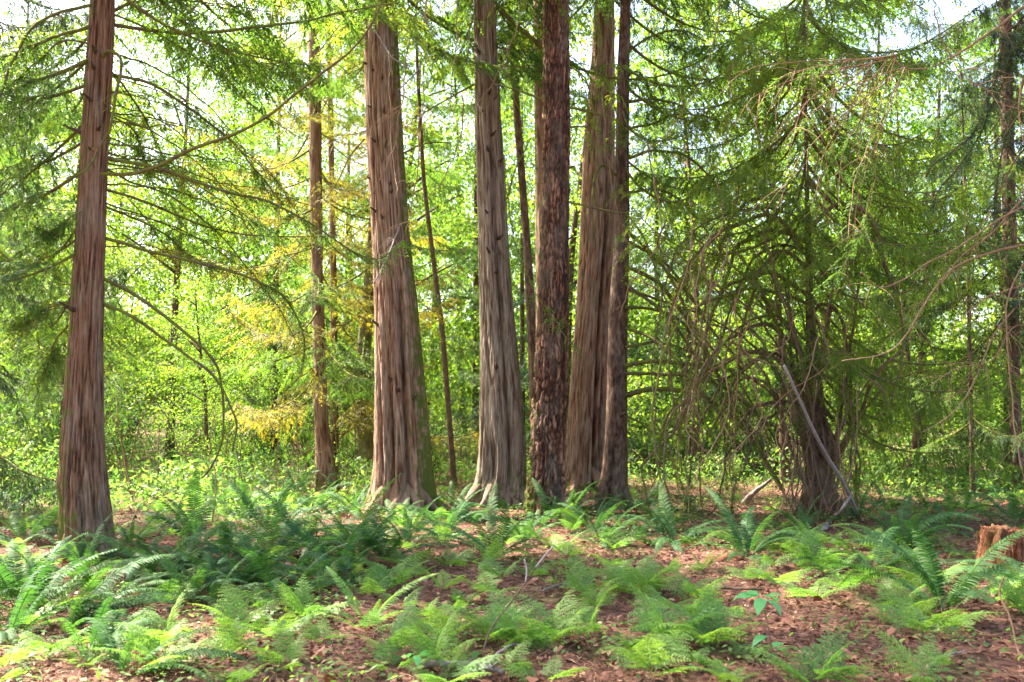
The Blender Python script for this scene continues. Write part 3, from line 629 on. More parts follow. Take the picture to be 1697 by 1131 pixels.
for i in range(16):      # fan of fine orange twigs
    a0 = [(1484, 92), (1470, 100), (1500, 112), (1445, 105)][i % 4]; an = math.radians(r.uniform(100, 200)); l = r.uniform(130, 330)
    pts = [a0, (a0[0] + l * .35 * math.cos(an), a0[1] + l * .35 * abs(math.sin(an))), (a0[0] + l * .7 * math.cos(an) - 10, a0[1] + l * .8 * abs(math.sin(an)) + 15), (a0[0] + l * .85 * math.cos(an), a0[1] + l * abs(math.sin(an)) + 50)]
    traced(ROOT['off_right'], pts, dR - 1.2, dR - 1.2 + r.uniform(-1.2, 1.2), 2.0, 1.1, 'twig', n=20, seed=330 + i, wob=.03, name='twig', fol='cedar_leaf' if i % 3 == 0 else None, dens=3)
for i in range(22):      # fine bare and mossy limbs of the left cedar, crossing toward the widest one
    y0 = r.uniform(-60, 520); x1 = r.uniform(300, 600); y1 = y0 + r.uniform(40, 330) * (x1 - 180) / 300
    pts = [(172, y0), (172 + (x1 - 172) * .35, y0 + (y1 - y0) * .15 + r.uniform(-8, 8)), (172 + (x1 - 172) * .7, y0 + (y1 - y0) * .5), (x1, y1)]
    traced(ROOT['left'], pts, dL + .03, dL + r.uniform(1.2, 4.2), r.uniform(2.2, 3.8), 1.3, 'branch', n=36, seed=600 + i, wob=.05, fol=['cedar_leaf', None, 'cedar_blue', 'yellow_leaf'][i % 4], dens=5)
for i in range(20):      # long fine twigs hanging through the middle and right
    x0 = r.uniform(560, 1650); y0 = r.uniform(-80, 260); l = r.uniform(120, 330); sx = r.uniform(-110, 110)
    key = 'wide' if x0 < 760 else ('dark' if x0 < 1180 else ('bushy' if x0 < 1450 else 'off_right')); dk = TR[key]['d']
    traced(ROOT[key], [(x0, y0), (x0 + sx * .3, y0 + l * .5), (x0 + sx, y0 + l * .85), (x0 + sx * 1.5, y0 + l)], dk - r.uniform(.6, 1.8), dk - r.uniform(.6, 2), 2.4, 1.2, 'twig' if i % 3 else 'branch', n=30, seed=640 + i, wob=.06, name='twig', fol='cedar_leaf' if i % 3 == 0 else None, dens=4)
def roots(key, lst):
    t = TR[key]; root = ROOT[key]; R0 = float(t['rf'](t['base'][2] + .3))
    for i, (a, l, w) in enumerate(lst):
        a = math.radians(a); u = np.linspace(0, 1, 16); rr_ = R0 * .25 + (l + R0 * .7) * u
        x = rr_ * np.cos(a + .25 * np.sin(u * 3 + i)); y = rr_ * np.sin(a + .25 * np.sin(u * 3 + i))
        z = .50 * np.exp(-(u * 2.1) ** 2) - .06 - .05 * u + np.array([float(H(t['base'][0] + p, t['base'][1] + q)) - t['base'][2] for p, q in zip(x, y)])
        V, Q = tube(np.stack([x, y, z], -1), w * (.55 + .75 * np.sin(np.clip(u * 1.25 + .15, 0, 1) * math.pi) * .6) * (1.1 - .75 * u), 12, .6, i); g = Geo(); g.add(V, Q, .5); ob('root', g.build('root', M[t['kind']], True), root)
roots('wide', [(-150, .55, .12), (-110, .4, .13), (-80, .45, .10), (-40, .5, .13), (-5, .4, .1), (180, .4, .1)])
roots('twin', [(-168, .6, .09), (-128, .35, .08), (-60, .3, .08), (-20, .65, .13), (-90, .3, .1)])
roots('left', [(-130, .2, .07), (-50, .22, .07)])
roots('right', [(-130, .5, .12), (-60, .5, .12)])
roots('dark', [(-150, .4, .09), (-80, .3, .09), (-30, .4, .09)])
roots('fir', [(-120, .25, .09), (-40, .25, .09)])
roots('bushy', [(-150, .4, .08), (-80, .35, .08), (-20, .4, .08)])
print('limbs')

# leafy branches on the real trees
PI = math.pi
def cb(key, *a, **k): crown_branches(ROOT[key], TR[key], *a, **k)
cb('left', [BR, BR], 6.2, 15.5, 46, 3.6, 1.6, 1)
cb('left', [BR, BRB], 2.6, 6.0, 12, 2.2, 2.4, 2, azr=(2.2, 4.0))
cb('wide', [BR, BRG, BRY], 7.9, 22, 56, 3.8, 1.6, 3)
cb('twin', [BR, BRG], 8.3, 22, 50, 3.6, 1.6, 4)
cb('slim', [BR], 8.5, 18, 34, 2.4, 1.2, 5)
cb('behind', [BR], 9.5, 20, 30, 2.6, 1.4, 6)
cb('fir', [BR, BRB], 9.6, 24, 50, 3.6, 1.6, 7)
cb('right', [BR, BRG], 10, 22, 34, 3.4, 1.6, 8)
cb('dark', [BR, BRG], 8.8, 20, 26, 3.0, 1.5, 9)
cb('dark', [BRG], 5.4, 8, 6, 2.6, 2.6, 10, azr=(-1.2, .5))
cb('sapling', [BR], 3.0, 10.5, 18, 1.3, .8, 11)
cb('back_a', [BRY, BR, BRY], 1.7, 16, 56, 2.6, 1.4, 12)
cb('back_b', [BRY, BR], 2.5, 18, 34, 2.2, 1.2, 13)
cb('mossy', [BR, BRY, BRY], 1.6, 14, 48, 3.0, 1.6, 14)
cb('bushy', [BRG], 4.8, 8.6, 10, 3.2, 3.0, 24, azr=(-1.5, .5), pitch=(.1, .6))
cb('bushy', [BR, BRG, BRG], 4.2, 14.5, 26, 3.2, 1.8, 15, pitch=(.1, .6))
cb('bushy', [BRG, BRG], 2.6, 5.5, 6, 1.9, 1.9, 23, azr=(-2.6, -.6), pitch=(.3, .8))
cb('bushy', [BRG, BRG], 1.9, 4.2, 7, 2.8, 2.8, 22, azr=(-1.3, .7), pitch=(.1, .4))
cb('bushy', [BRG, BRG], 4.6, 8.4, 11, 3.2, 2.6, 16, azr=(PI - .5, PI + 1.4), pitch=(.05, .5))
cb('edge', [BRD, BRD, BR], 3.4, 16, 60, 2.6, 1.3, 17)
cb('crook', [BR], 1.2, 8.6, 22, 1.7, .8, 18)
cb('thin', [BR, BRB], .9, 8.6, 26, 1.9, .8, 19)
cb('off_right', [BRD, BRD], 3.4, 14.5, 34, 1.25, 1.2, 20, azr=(2.0, 4.4), pitch=(.5, 1.1))
cb('off_left', [BRB, BRD, BR], 1.6, 14, 52, 2.6, 1.5, 21)
print('near crowns')

# ------------------------------------------------------------------ woodland behind
def limb_tree(g, h, r, th=.16, n=9, low=.25):
    s = np.linspace(0, 1, 24); lean = r.normal(0, .05, 2)
    C = np.stack([lean[0] * h * s + .12 * np.sin(s * 7 + r.rand() * 6), lean[1] * h * s, h * s - .2], -1)
    V, Q = tube(C, th * (1 - .85 * s) + .01 + .1 * np.exp(-s * 30) * th * 4, 10, .3); g.add(V, Q, .5)
    for i in range(n):
        u = r.uniform(low, .95); c = np.array([np.interp(u, s, C[:, q]) for q in range(3)]); a = r.uniform(0, 6.28); l = h * .28 * (1.15 - u)
        q = np.linspace(0, 1, 9)[:, None]
        pts = c + np.array([math.cos(a), math.sin(a), .7]) * l * q + np.array([0, 0, -.2 * l]) * q ** 2
        V, Q = tube(pts, th * .35 * (1 - .8 * q[:, 0]) + .004, 6, .3); g.add(V, Q, .5)
def broad_tree(seed, h=14, w=3.6, n=100, per=150, ls=.11, mat='maple', low=.10):
    r = np.random.RandomState(seed); g = Geo(); limb_tree(g, h * .95, r, .13)
    cz = r.uniform(low, 1, n); rad = w * (np.sin(np.clip(cz * 1.05, 0, 1) * PI) ** .5 * .8 + .2) * np.sqrt(r.uniform(.05, 1, n)); a = r.uniform(0, 6.28, n)
    c = np.stack([rad * np.cos(a), rad * np.sin(a), cz * h], -1)
    cs = r.uniform(.35, .9, n)
    ct = r.rand(n)
    p = c[:, None] + r.normal(0, 1, (n, per, 3)) * cs[:, None, None] * np.array([.75, .75, .35])
    p[..., 2] -= .15 * ((p[..., 0] - c[:, None, 0]) ** 2 + (p[..., 1] - c[:, None, 1]) ** 2)
    N = n * per; p = p.reshape(-1, 3); p[:, 2] = np.maximum(p[:, 2], .3)
    d = r.normal(0, 1, (N, 3)); d[:, 2] -= .5; nn = r.normal(0, .6, (N, 3)) + np.array([0, 0, 1])
    V, Q = leaves(p, d, nn, r.uniform(.6, 1.3, N) * ls, r.uniform(.6, 1.1, N) * ls)
    f = Geo(); f.add(V, Q, np.repeat(np.clip(np.repeat(ct, per) * .6 + r.rand(N) * .4, 0, 1), 4))
    return g.build('trunk', M['hemlock'], True), f.build('crown', M[mat])
def far_conifer(seed, h=15, mat='cedar_leaf', nb=64):
    r = np.random.RandomState(seed); g = Geo(); s = np.linspace(0, 1, 20)
    V, Q = tube(np.stack([0 * s, 0 * s, h * s - .2], -1), .11 * (1 - .9 * s) + .01, 10, .2); g.add(V, Q, .5)
    f = Geo()
    for i in range(nb):
        w, fo = BRF[r.randint(3)]
        n = len(fo.vertices); V = np.empty(n * 3, np.float32); fo.vertices.foreach_get('co', V); V = V.reshape(-1, 3)
        u = (i + r.rand()) / nb; a = i * 2.399 + r.uniform(-.4, .4); sc = (1.35 - 1.0 * u) * r.uniform(.7, 1.15)
        pt = r.uniform(0, .4); V = V * sc
        V = np.stack([V[:, 0] * math.cos(pt) + V[:, 2] * math.sin(pt), V[:, 1], -V[:, 0] * math.sin(pt) + V[:, 2] * math.cos(pt)], -1)
        V = np.stack([V[:, 0] * math.cos(a) - V[:, 1] * math.sin(a), V[:, 0] * math.sin(a) + V[:, 1] * math.cos(a), V[:, 2] + .9 + (h - 1) * u], -1)
        f.add(V, np.arange(len(V)).reshape(-1, 4), r.rand() * .5 + .5 * np.repeat(r.rand(len(V) // 4), 4))
    return g.build('trunk', M['hemlock'], True), f.build('crown', M[mat])
def shrub(seed, h=1.8, n=14, per=110, ls=.085, mat='shrub'):
    r = np.random.RandomState(seed); g = Geo(); f = Geo(); tips = []
    for i in range(n):
        a = r.uniform(0, 6.28); l = h * r.uniform(.6, 1.1); q = np.linspace(0, 1, 9)[:, None]; sp = r.uniform(.15, .6)
        pts = np.array([0, 0, -.05]) + np.array([math.cos(a) * sp, math.sin(a) * sp, 1]) * l * q + np.array([math.cos(a), math.sin(a), -.5]) * .25 * l * q ** 2
        V, Q = tube(pts, .010 * (1 - .7 * q[:, 0]) + .002, 4); g.add(V, Q, .5)
        u = r.uniform(.25, 1, per)[:, None]; p = np.stack([np.interp(u[:, 0], q[:, 0], pts[:, k]) for k in range(3)], -1) + r.normal(0, .14, (per, 3)) * h / 1.8
        d = r.normal(0, 1, (per, 3)); nn = r.normal(0, .45, (per, 3)) + np.array([0, 0, 1])
        V, Q = leaves(p, d, nn, r.uniform(.6, 1.3, per) * ls, r.uniform(.5, .8, per) * ls); f.add(V, Q, np.repeat(r.rand(per), 4))
    return g.build('stems', M['stem'], True), f.build('leaves', M[mat])
BT = [broad_tree(1), broad_tree(2, w=4.2), broad_tree(3, mat='alder', h=12), broad_tree(4, h=16, w=3.2), broad_tree(5, mat='alder', w=4, h=14)]
FC = [far_conifer(11), far_conifer(12, 17), far_conifer(13, 13, 'cedar_blue')]
SH = [shrub(21, per=80), shrub(22, 2.4, per=90), shrub(23, 1.4, mat='alder'), shrub(24, 2.0, n=22, per=36, ls=.11), shrub(25, 2.6, n=20, per=34, ls=.10, mat='alder'), shrub(26, 1.5, mat='alder', per=50), shrub(27, 1.8, n=12, mat='cedar_leaf', per=90)]
GAP = [('left', 'the left cedar'), ('back_a', 'the slim pair of trunks'), ('wide', 'the widest cedar'), ('twin', 'the grey fluted cedar'), ('fir', 'the furrowed fir'), ('dark', 'the dark hemlock'), ('bushy', 'the bushy cedar'), ('edge', 'the right edge trunk')]
ORD = ['nearest', 'second nearest', 'third nearest', 'fourth nearest', 'fifth nearest', 'sixth nearest', 'seventh nearest', 'eighth nearest', 'ninth nearest', 'tenth nearest', 'eleventh nearest', 'twelfth nearest', 'thirteenth nearest', 'fourteenth nearest', 'fifteenth nearest', 'sixteenth nearest', 'seventeenth nearest', 'eighteenth nearest', 'nineteenth nearest', 'twentieth nearest'] + ['twenty-' + w + ' nearest' for w in ('first', 'second', 'third', 'fourth', 'fifth', 'sixth', 'seventh', 'eighth', 'ninth')] + ['thirtieth nearest'] + ['thirty-' + w + ' nearest' for w in ('first', 'second', 'third', 'fourth', 'fifth', 'sixth', 'seventh', 'eighth', 'ninth')]
def gap_labels(items):
    """items: (object, xyz, kind phrase); label = rank by distance in the gap between two trunks"""
    B = {}
    for o, p, ph in items:
        x = proj(p)[0]; xs = [(proj(TR[k]['base'] + np.array([0, 0, 1.5]))[0], nm) for k, nm in GAP]
        j = sum(1 for q, _ in xs if q < x)
        wh = f'left of {xs[0][1]}' if j == 0 else (f'right of {xs[-1][1]}' if j == len(xs) else f'between {xs[j-1][1]} and {xs[j][1]}')
        B.setdefault((ph, wh), []).append((p[1], o))
    for (ph, wh), L_ in B.items():
        L_.sort(key=lambda v: v[0])
        for i, (_, o) in enumerate(L_):
            rk = '' if len(L_) == 1 else (ORD[i] + ' ' if i < len(ORD) - 1 or len(L_) <= len(ORD) else f'number {i+1} by distance ')
            o['label'] = f'{rk}{ph}, {wh}'
r = np.random.RandomState(31); items = []
def put(name, pool, x, y, sc, cat, group, phrase, pi=None):
    pi = r.randint(len(pool)) if pi is None else pi
    z = float(H(x, y)); o = thing(name, (x, y, z), None, cat, group); o.rotation_euler[2] = r.uniform(0, 6.28); o.scale = (sc, sc, sc * r.uniform(.9, 1.1))
    w, f = pool[pi]
    ob(w.name.split('.')[0], w, o); ob(f.name.split('.')[0], f, o)
    items.append((o, np.array([x, y, z]), phrase)); return o
EXTRA = 0
def spread(n, y0, y1, mind, halfw=.56):
    out = []; tries = 0
    while len(out) < n and tries < 6000:
        tries += 1; y = math.sqrt(r.uniform(y0 ** 2, y1 ** 2)); x = r.uniform(-halfw, halfw) * y
        if all((x - a) ** 2 + (y - b) ** 2 > mind ** 2 for a, b in out) and all((x - t['base'][0]) ** 2 + (y - t['base'][1]) ** 2 > 2.2 for t in TR.values()): out.append((x, y))
    return out
for (x, y) in spread(33, 27, 62, 4.3): put('broadleaf_tree', BT, x, y, r.uniform(.85, 1.25), 'broadleaf tree', 'broadleaf trees behind the cedars', 'bright green broadleaf tree')
for (x, y, q, sc_) in [(6.2, 22.5, 2, .75), (4.6, 24.5, 4, .8), (-9.5, 21, 4, .42), (-6.8, 22.5, 2, .4), (9.3, 23, 2, .85), (12.4, 25, 0, .9), (7.6, 28, 4, .9), (14.6, 21.5, 4, .8), (11, 30, 1, 1)]: put('broadleaf_tree', BT, x, y, sc_, 'broadleaf tree', 'broadleaf trees behind the cedars', 'bright green broadleaf tree', q)
for (x, y) in [(-12.5, 23), (-7.4, 31), (-1.2, 33), (4.4, 30), (0.3, 29), (4.8, 27), (-15, 30), (-6, 36), (18, 31)]:
    put('distant_conifer', FC, x, y, r.uniform(.8, 1.1), 'conifer', 'conifers standing behind the cedars', 'dark green drooping conifer')
for (x, y) in spread(58, 18, 34, 1.35): put('leafy_shrub', SH, x, y, r.uniform(.55, 1.25) * (1.2 if x < -3 else .7), 'shrub', 'leafy shrubs behind the cedars', 'light green leafy shrub')
gap_labels(items)
# far wood as one mass
N = 150000; a = r.uniform(-.75, .75, N); dd = r.uniform(64, 92, N); x = dd * np.sin(a) * 1.0; y = dd * np.cos(a)
z = np.abs(r.normal(0, 1, N)) * 4.0 * (1 + .5 * pn(x * .08, y * .08)) + .2
keep = pn(x * .16, y * .16, z * .16) > -.1
pp = np.stack([x, y, z + .4 + H(x, y)], -1)[keep]; N = len(pp)
V, Q = leaves(pp, r.normal(0, 1, (N, 3)), r.normal(0, .6, (N, 3)) + np.array([0, 0, 1]), r.uniform(.3, .7, N), r.uniform(.25, .5, N))
g = Geo(); g.add(V, Q, np.repeat(r.rand(N), 4)); tag(ob('distant_woodland', g.build('distant_woodland', M['alder'])), 'pale green wood far behind seen as one mass through the gaps', 'woodland', kind='stuff')
print('woodland')

# ------------------------------------------------------------------ ferns
def rachis(L, a0, bend, n=26, pw=1.3, side=0):
    s = np.linspace(0, 1, n); ang = math.radians(a0) - math.radians(bend) * s ** pw
    ds = L / (n - 1); x = np.r_[0, np.cumsum(np.cos(ang[:-1]) * ds)]; z = np.r_[0, np.cumsum(np.sin(ang[:-1]) * ds)]
    C = np.stack([x, side * L * s ** 2, z], -1); T = nrm(np.gradient(C, axis=0)); return s, C, T
def sword_frond(seed, L=.95, a0=65, bend=75, dead=False):
    r = np.random.RandomState(seed); s, C, T = rachis(L, a0, bend, side=r.uniform(-.12, .12)); g = Geo()
    V, Q = tube(C, (.0042 - .003 * s), 4); g.add(V, Q, .9)
    n = 36
    for sg in (-1, 1):
        t = .14 + .85 * (np.arange(n) + .3 * (sg > 0)) / n
        c = np.stack([np.interp(t, s, C[:, q]) for q in range(3)], -1); tn = nrm(np.stack([np.interp(t, s, T[:, q]) for q in range(3)], -1))
        sd = nrm(np.cross(tn, np.cross([0, 1., 0], tn))) * sg
        up = nrm(np.cross(tn, sd) * sg)
        l = L * .105 * np.minimum(1, (t - .02) / .22) * np.clip((1.03 - t) / .5, 0, 1) ** .62 * r.uniform(.88, 1.1, n)
        d = sd * .93 + tn * (.28 + .3 * t[:, None]) - up * .22 + r.normal(0, .06, (n, 3))
        V, Q = leaves(c, d, up + r.normal(0, .16, (n, 3)), l, L * .0225, np.array([[0, 0, 0], [.42, .12, .02], [.34, .55, .05], [0, 1, -.08], [-.34, .55, .05], [-.42, .12, .02]]))
        g.add(V, Q, np.repeat(np.clip(r.uniform(.15, .85, n) + .15 * t, 0, 1), 6))
    return g.build('frond', M['dead' if dead else 'sword'])
def lacy_frond(seed, L=.55, a0=60, bend=70, mat='wood', wd=.34):
    r = np.random.RandomState(seed); s, C, T = rachis(L, a0, bend, side=r.uniform(-.15, .15)); g = Geo()
    V, Q = tube(C, (.003 - .0022 * s), 4); g.add(V, Q, .8)
    n = 12; m = 9
    for sg in (-1, 1):
        t = .22 + .77 * (np.arange(n) + .25 * (sg > 0)) / n; u = (t - .22) / .77
        c = np.stack([np.interp(t, s, C[:, q]) for q in range(3)], -1); tn = nrm(np.stack([np.interp(t, s, T[:, q]) for q in range(3)], -1))
        sd = nrm(np.cross(tn, np.cross([0, 1., 0], tn))) * sg; up = nrm(np.cross(tn, sd) * sg)
        l = L * wd * np.minimum(1, (u + .28) / .42) * (1.03 - u) ** .95 * r.uniform(.8, 1.15, n)
        d = nrm(sd * .9 + tn * (.3 + .25 * u[:, None]) - up * .12 + r.normal(0, .05, (n, 3)))
        q = (np.arange(m) + .5) / m
        A = c[:, None] + d[:, None] * (l[:, None] * q[None])[..., None] - up[:, None] * (l[:, None] * q[None] ** 2 * r.uniform(.05, .3, (n, 1)))[..., None]
        for s2 in (-1, 1):
            side = nrm(np.cross(d, up)) * s2
            dd = side[:, None] * .85 + d[:, None] * .5 + r.normal(0, .07, (n, m, 3))
            ll = (l[:, None] * .30 * (1.05 - q[None]) ** .8 + .003) * r.uniform(.8, 1.15, (n, m))
            nn = np.broadcast_to(up[:, None], (n, m, 3)) + r.normal(0, .22, (n, m, 3))
            V, Q = leaves(A.reshape(-1, 3), dd.reshape(-1, 3), nn.reshape(-1, 3), ll.ravel(), np.repeat(l / m, m) * .9 + .0006)
            g.add(V, Q, np.repeat(np.clip(r.uniform(.1, .9, n * m), 0, 1), 4))
    return g.build('frond', M[mat])
SWF = [sword_frond(500 + i, 1.0, a, b) for i, (a, b) in enumerate([(78, 60), (70, 70), (62, 80), (55, 85), (48, 70), (38, 75), (30, 60), (66, 110)])]
SWD = [sword_frond(530 + i, 1.0, a, b, True) for i, (a, b) in enumerate([(15, 50), (5, 20), (25, 80)])]
LAF = [lacy_frond(560 + i, 1.0, a, b) for i, (a, b) in enumerate([(80, 50), (70, 55), (58, 52), (46, 45), (36, 38), (62, 85)])]
r = np.random.RandomState(77)
def sword_fern(px, py, size, n=16, label=None, flat=0, dead=2, lean=None, light=False):
    b = G(px, py); o = thing('sword_fern', b - np.array([0, 0, .02]), label, 'fern', 'sword ferns on the forest floor')
    for i in range(n):
        m = SWF[min(7, max(0, r.randint(0, 8) if not flat else r.randint(3, 7)))]
        a = i * 2.399 + r.uniform(-.4, .4)
        if lean is not None and r.rand() < .5: a = lean + r.uniform(-.8, .8)
        ob('frond', m if not light else LAF2[r.randint(len(LAF2))], o, (.03 * math.cos(a), .03 * math.sin(a), 0), (r.uniform(-.4, .4), r.uniform(-.2, .28), a), size * r.uniform(.45, 1.12) * np.array([1, r.uniform(.8, 1.15), 1]))
    for i in range(dead + 1):
        ob('dead_frond', SWD[r.randint(3)], o, (0, 0, .01), (0, 0, r.uniform(0, 6.28)), size * r.uniform(.5, .8))
    return o
SW2 = []
LAF2 = []
for i, (a, b) in enumerate([(70, 50), (60, 60), (50, 55)]):
    f = sword_frond(600 + i, 1.0, a, b); f.materials.clear(); f.materials.append(M['wood']); LAF2.append(f)
def lacy_fern(px, py, size, n=5, label=None, flat=False):
    b = G(px, py); o = thing('lacy_fern', b - np.array([0, 0, .01]), label, 'fern', 'lacy pale ferns on the forest floor')
    a0 = r.uniform(0, 6.28)
    for i in range(n):
        a = a0 + i * 6.28 / n + r.uniform(-.45, .45)
        m = LAF[r.randint(2, 5) if flat else r.randint(6)]
        ob('frond', m, o, (0, 0, 0), (r.uniform(-.25, .25), r.uniform(-.1, .15), a), size * r.uniform(.7, 1.15))
    return o
SWORD = [
 (820, 925, .98, 20, 'big dark sword fern with arching fronds in front of the grey fluted cedar'),
 (738, 885, .85, 16, 'bluish sword fern at the right foot of the widest cedar'),
 (100, 1050, .88, 20, 'largest sword fern in the lower left corner with upright bluish fronds'),
 (262, 965, 1.0, 18, 'dark sword fern just right of the foot of the left cedar'),
 (395, 975, .85, 14, 'sword fern whose long fronds lean right, well right of the left cedar'),
 (40, 900, 1.0, 16, 'shaded sword fern left of the foot of the left cedar'),
 (15, 975, .8, 12, 'sword fern cut by the left edge behind the largest corner fern'),
 (1238, 925, .92, 16, 'upright green sword fern on bare litter right of the dark hemlock'),
 (1500, 915, 1.0, 18, 'bluish sword fern right of the leaning dead pole'),
 (1565, 1015, 1.02, 18, 'wide spreading sword fern in front of the rotten stump'),
 (985, 880, .85, 12, 'sword fern at the foot of the dark hemlock'),
 (1010, 800, .8, 10, 'small shaded sword fern growing behind between furrowed fir and dark hemlock'),
 (1095, 880, .85, 14, 'low dark sword fern just right of the foot of the dark hemlock'),
 (455, 835, .95, 14, 'leftmost bluish sword fern of the bank left of the widest cedar'),
 (520, 850, .95, 14, 'bluish sword fern in front of the slim pair of trunks'),
 (585, 855, .85, 13, 'sword fern at the left foot of the widest cedar'),
 (400, 870, .85, 12, 'sword fern in the bright ground cover between left cedar and slim pair of trunks'),
 (345, 835, .8, 11, 'small sword fern low behind the left cedar among the green undergrowth'),
 (490, 960, .8, 10, 'sword fern with one tall diagonal frond left of centre'),
 (1685, 870, .95, 12, 'bright sword fern behind the rotten stump at the right edge'),
 (1735, 990, .8, 12, 'sword fern cut by the right edge beside the rotten stump'),
 (1420, 865, .7, 10, 'small sword fern at the foot of the leaning dead pole'),
 (1600, 845, .8, 12, 'sword fern on the far ground left of the right edge trunk'),
 (660, 865, .6, 9, 'small sword fern against the foot of the widest cedar'),
 (1150, 850, .7, 10, 'small sword fern half hidden under the curved hemlock limbs'),
 (200, 1120, .7, 9, 'dark sword fern cut by the bottom edge at the lower left'),
 (895, 875, .62, 9, 'small sword fern at the foot of the furrowed fir')]
for (x, y, s, n, lb) in SWORD: sword_fern(x, y, s, n, lb, lean=(0 if x < 500 and x > 80 else None), dead=2 if y > 900 else 1)
o = sword_fern(610, 1030, .62, 6, 'pale green sword fern with two upright fronds left of centre', light=True, dead=0)
SW3 = [(430,800),(370,812),(305,822),(490,812),(560,828),(240,845),(285,880),(330,905),(440,885),(500,895),(560,905),(620,905),(675,905),(350,850),(420,845),(475,870),(700,835),(750,850),(640,930),(450,925),(940,860),(1060,850),(870,900),(140,960),(30,1010),(310,990),(85,880),(10,850),(560,960),(180,1000),(1660,830),(1540,850),(1470,845),(1120,905),(1330,880),(215,905),(250,925),(375,930),(430,960),(150,1090),(300,960),(60,1010),(130,935),(350,1000),(530,930),(470,1000),(10,1060),(590,935),(690,880),(780,870),(915,865),(1000,905),(1050,900),(960,850),(1570,880),(1520,960),(1450,950)]
items3 = []
for i, (x, y) in enumerate(SW3):
    o = sword_fern(x, y, r.uniform(.6, .98), r.randint(10, 17), None, dead=i % 2); items3.append((o, np.array(o.location), 'smaller sword fern'))
LACY = [(270,1108,.62,4,'pale lacy fern with one broad arching frond at the lower left'),
 (1060,985,.66,8,'large pale lacy fern in front of the furrowed fir'),
 (1110,1075,.62,6,'tall pale lacy fern with an upright frond right of centre'),
 (1180,1080,.5,5,'yellowish lacy fern left of the broad leaved seedling'),
 (1350,950,.6,8,'pale lacy fern patch left of the stump side sword fern'),
 (720,1110,.55,6,'lacy fern just above the fallen pale branch at the bottom'),
 (850,1080,.5,6,'lacy fern at the bottom centre beside the thin fallen stick')]
for (x, y, s, n, lb) in LACY: lacy_fern(x, y, s, n, lb)
LM = [('the foot of the left cedar', TR['left']['base']), ('the widest cedar', TR['wide']['base']), ('the grey fluted cedar', TR['twin']['base']), ('the furrowed fir', TR['fir']['base']), ('the dark hemlock', TR['dark']['base']),
 ('the bushy cedar', TR['bushy']['base']), ('the rotten stump', G(1665, 945)), ('the fallen pale branch', G(760, 1120)), ('the broad leaved seedling', G(1273, 1118)), ('the upright white tipped twig', G(800, 1090)),
 ('the largest corner sword fern', G(100, 1050)), ('the big central sword fern', G(820, 925)), ('the leaning dead pole', G(1425, 862)), ('the two frond pale fern', G(610, 1030)), ('the wide stump side sword fern', G(1565, 1015)), ('the dark litter stick', G(1210, 982))]
def place_labels(items):
    B = {}
    for o, p, ph in items:
        ds = [(math.hypot(p[0] - q[0], p[1] - q[1]), nm, q) for nm, q in LM]; dm, nm, q = min(ds, key=lambda v: v[0])
        dx, dy = p[0] - q[0], p[1] - q[1]
        wh = ('right of' if dx > 0 else 'left of') if abs(dx) > abs(dy) else ('behind' if dy > 0 else 'in front of')
        B.setdefault((ph, wh, nm), []).append((dm, o))
    for (ph, wh, nm), L_ in B.items():
        L_.sort(key=lambda v: v[0])
        for i, (_, o) in enumerate(L_):
            rk = '' if len(L_) == 1 else ORD[min(i, len(ORD) - 1)] + ' '
            o['label'] = f'{rk}{ph}, {wh} {nm}'
BARE = [(1290,1010,90,16),(1450,1075,60,22),(1180,920,70,14),(880,1010,50,14),(1330,1110,120,26),(740,925,40,12),(1060,1030,50,10),(350,1065,50,16),(285,1040,70,25),(760,965,60,18),(1180,965,60,18),(1340,1070,110,40),(1640,1060,70,30),(690,925,40,10),(1110,930,90,22),(1130,850,120,22),(1380,1040,70,24),(560,1090,40,20),(930,1045,50,20),(640,1075,30,12),(1000,1000,40,10),(1420,880,60,16),(150,985,60,14)]
items2 = []; placed = []
tries = 0
while len(placed) < 280 and tries < 20000:
    tries += 1; x = r.uniform(-20, 1717); y = 812 + 333 * r.rand() ** 1.15
    if any(((x - a) / w) ** 2 + ((y - b) / h) ** 2 < 1 for a, b, w, h in BARE): continue
    if x > 1050 and y < 905 and r.rand() < .8: continue
    p = G(x, y)
    if any((p[0] - q[0]) ** 2 + (p[1] - q[1]) ** 2 < (.30 if p[0] < 0 else .34) ** 2 for q in placed): continue
    if any((p[0] - t['base'][0]) ** 2 + (p[1] - t['base'][1]) ** 2 < .55 for t in TR.values()): continue
    placed.append(p); s = r.uniform(.22, .50); o = lacy_fern(x, y, s, r.randint(3, 7), flat=r.rand() < .5)
    items2.append((o, p, 'small pale lacy fern' if s < .36 else 'mid sized pale lacy fern'))
place_labels(items2); place_labels(items3)
print('ferns', len(placed))

# ------------------------------------------------------------------ litter and ground cover (nobody could count these)
def wedge(N, y0, y1, pw=1.0, hw=.78):
    y = y0 + (y1 - y0) * r.rand(N) ** pw; return r.uniform(-hw, hw, N) * y, y
N = 80000; x, y = wedge(N, 4.6, 24, 1.25); z = H(x, y) + .012 + .012 * fbm(x * 7, y * 7, 2.2, 3)
d = np.stack([np.cos(a := r.uniform(0, 6.28, N)), np.sin(a), r.normal(0, .25, N)], -1); nn = np.array([0, 0, 1.]) + r.normal(0, .6, (N, 3))
L_ = r.uniform(.012, .06, N)
V, Q = leaves(np.stack([x, y, z], -1), d, nn, L_, L_ * r.uniform(.25, .95, N), np.array([[0, 0, 0], [.45, .25, .12], [.4, .7, .16], [0, 1, .02], [-.4, .7, .16], [-.45, .25, .12]]))
g = Geo(); g.add(V, Q, np.repeat(np.clip(.42 + .25 * r.normal(size=N) + .25 * pn(x * 1.2, y * 1.2), 0, 1), 6))
N = 52000; x, y = wedge(N, 4.6, 20, 1.2); z = H(x, y) + .025 + .012 * fbm(x * 7, y * 7, 2.2, 3); a = r.uniform(0, 6.28, N)
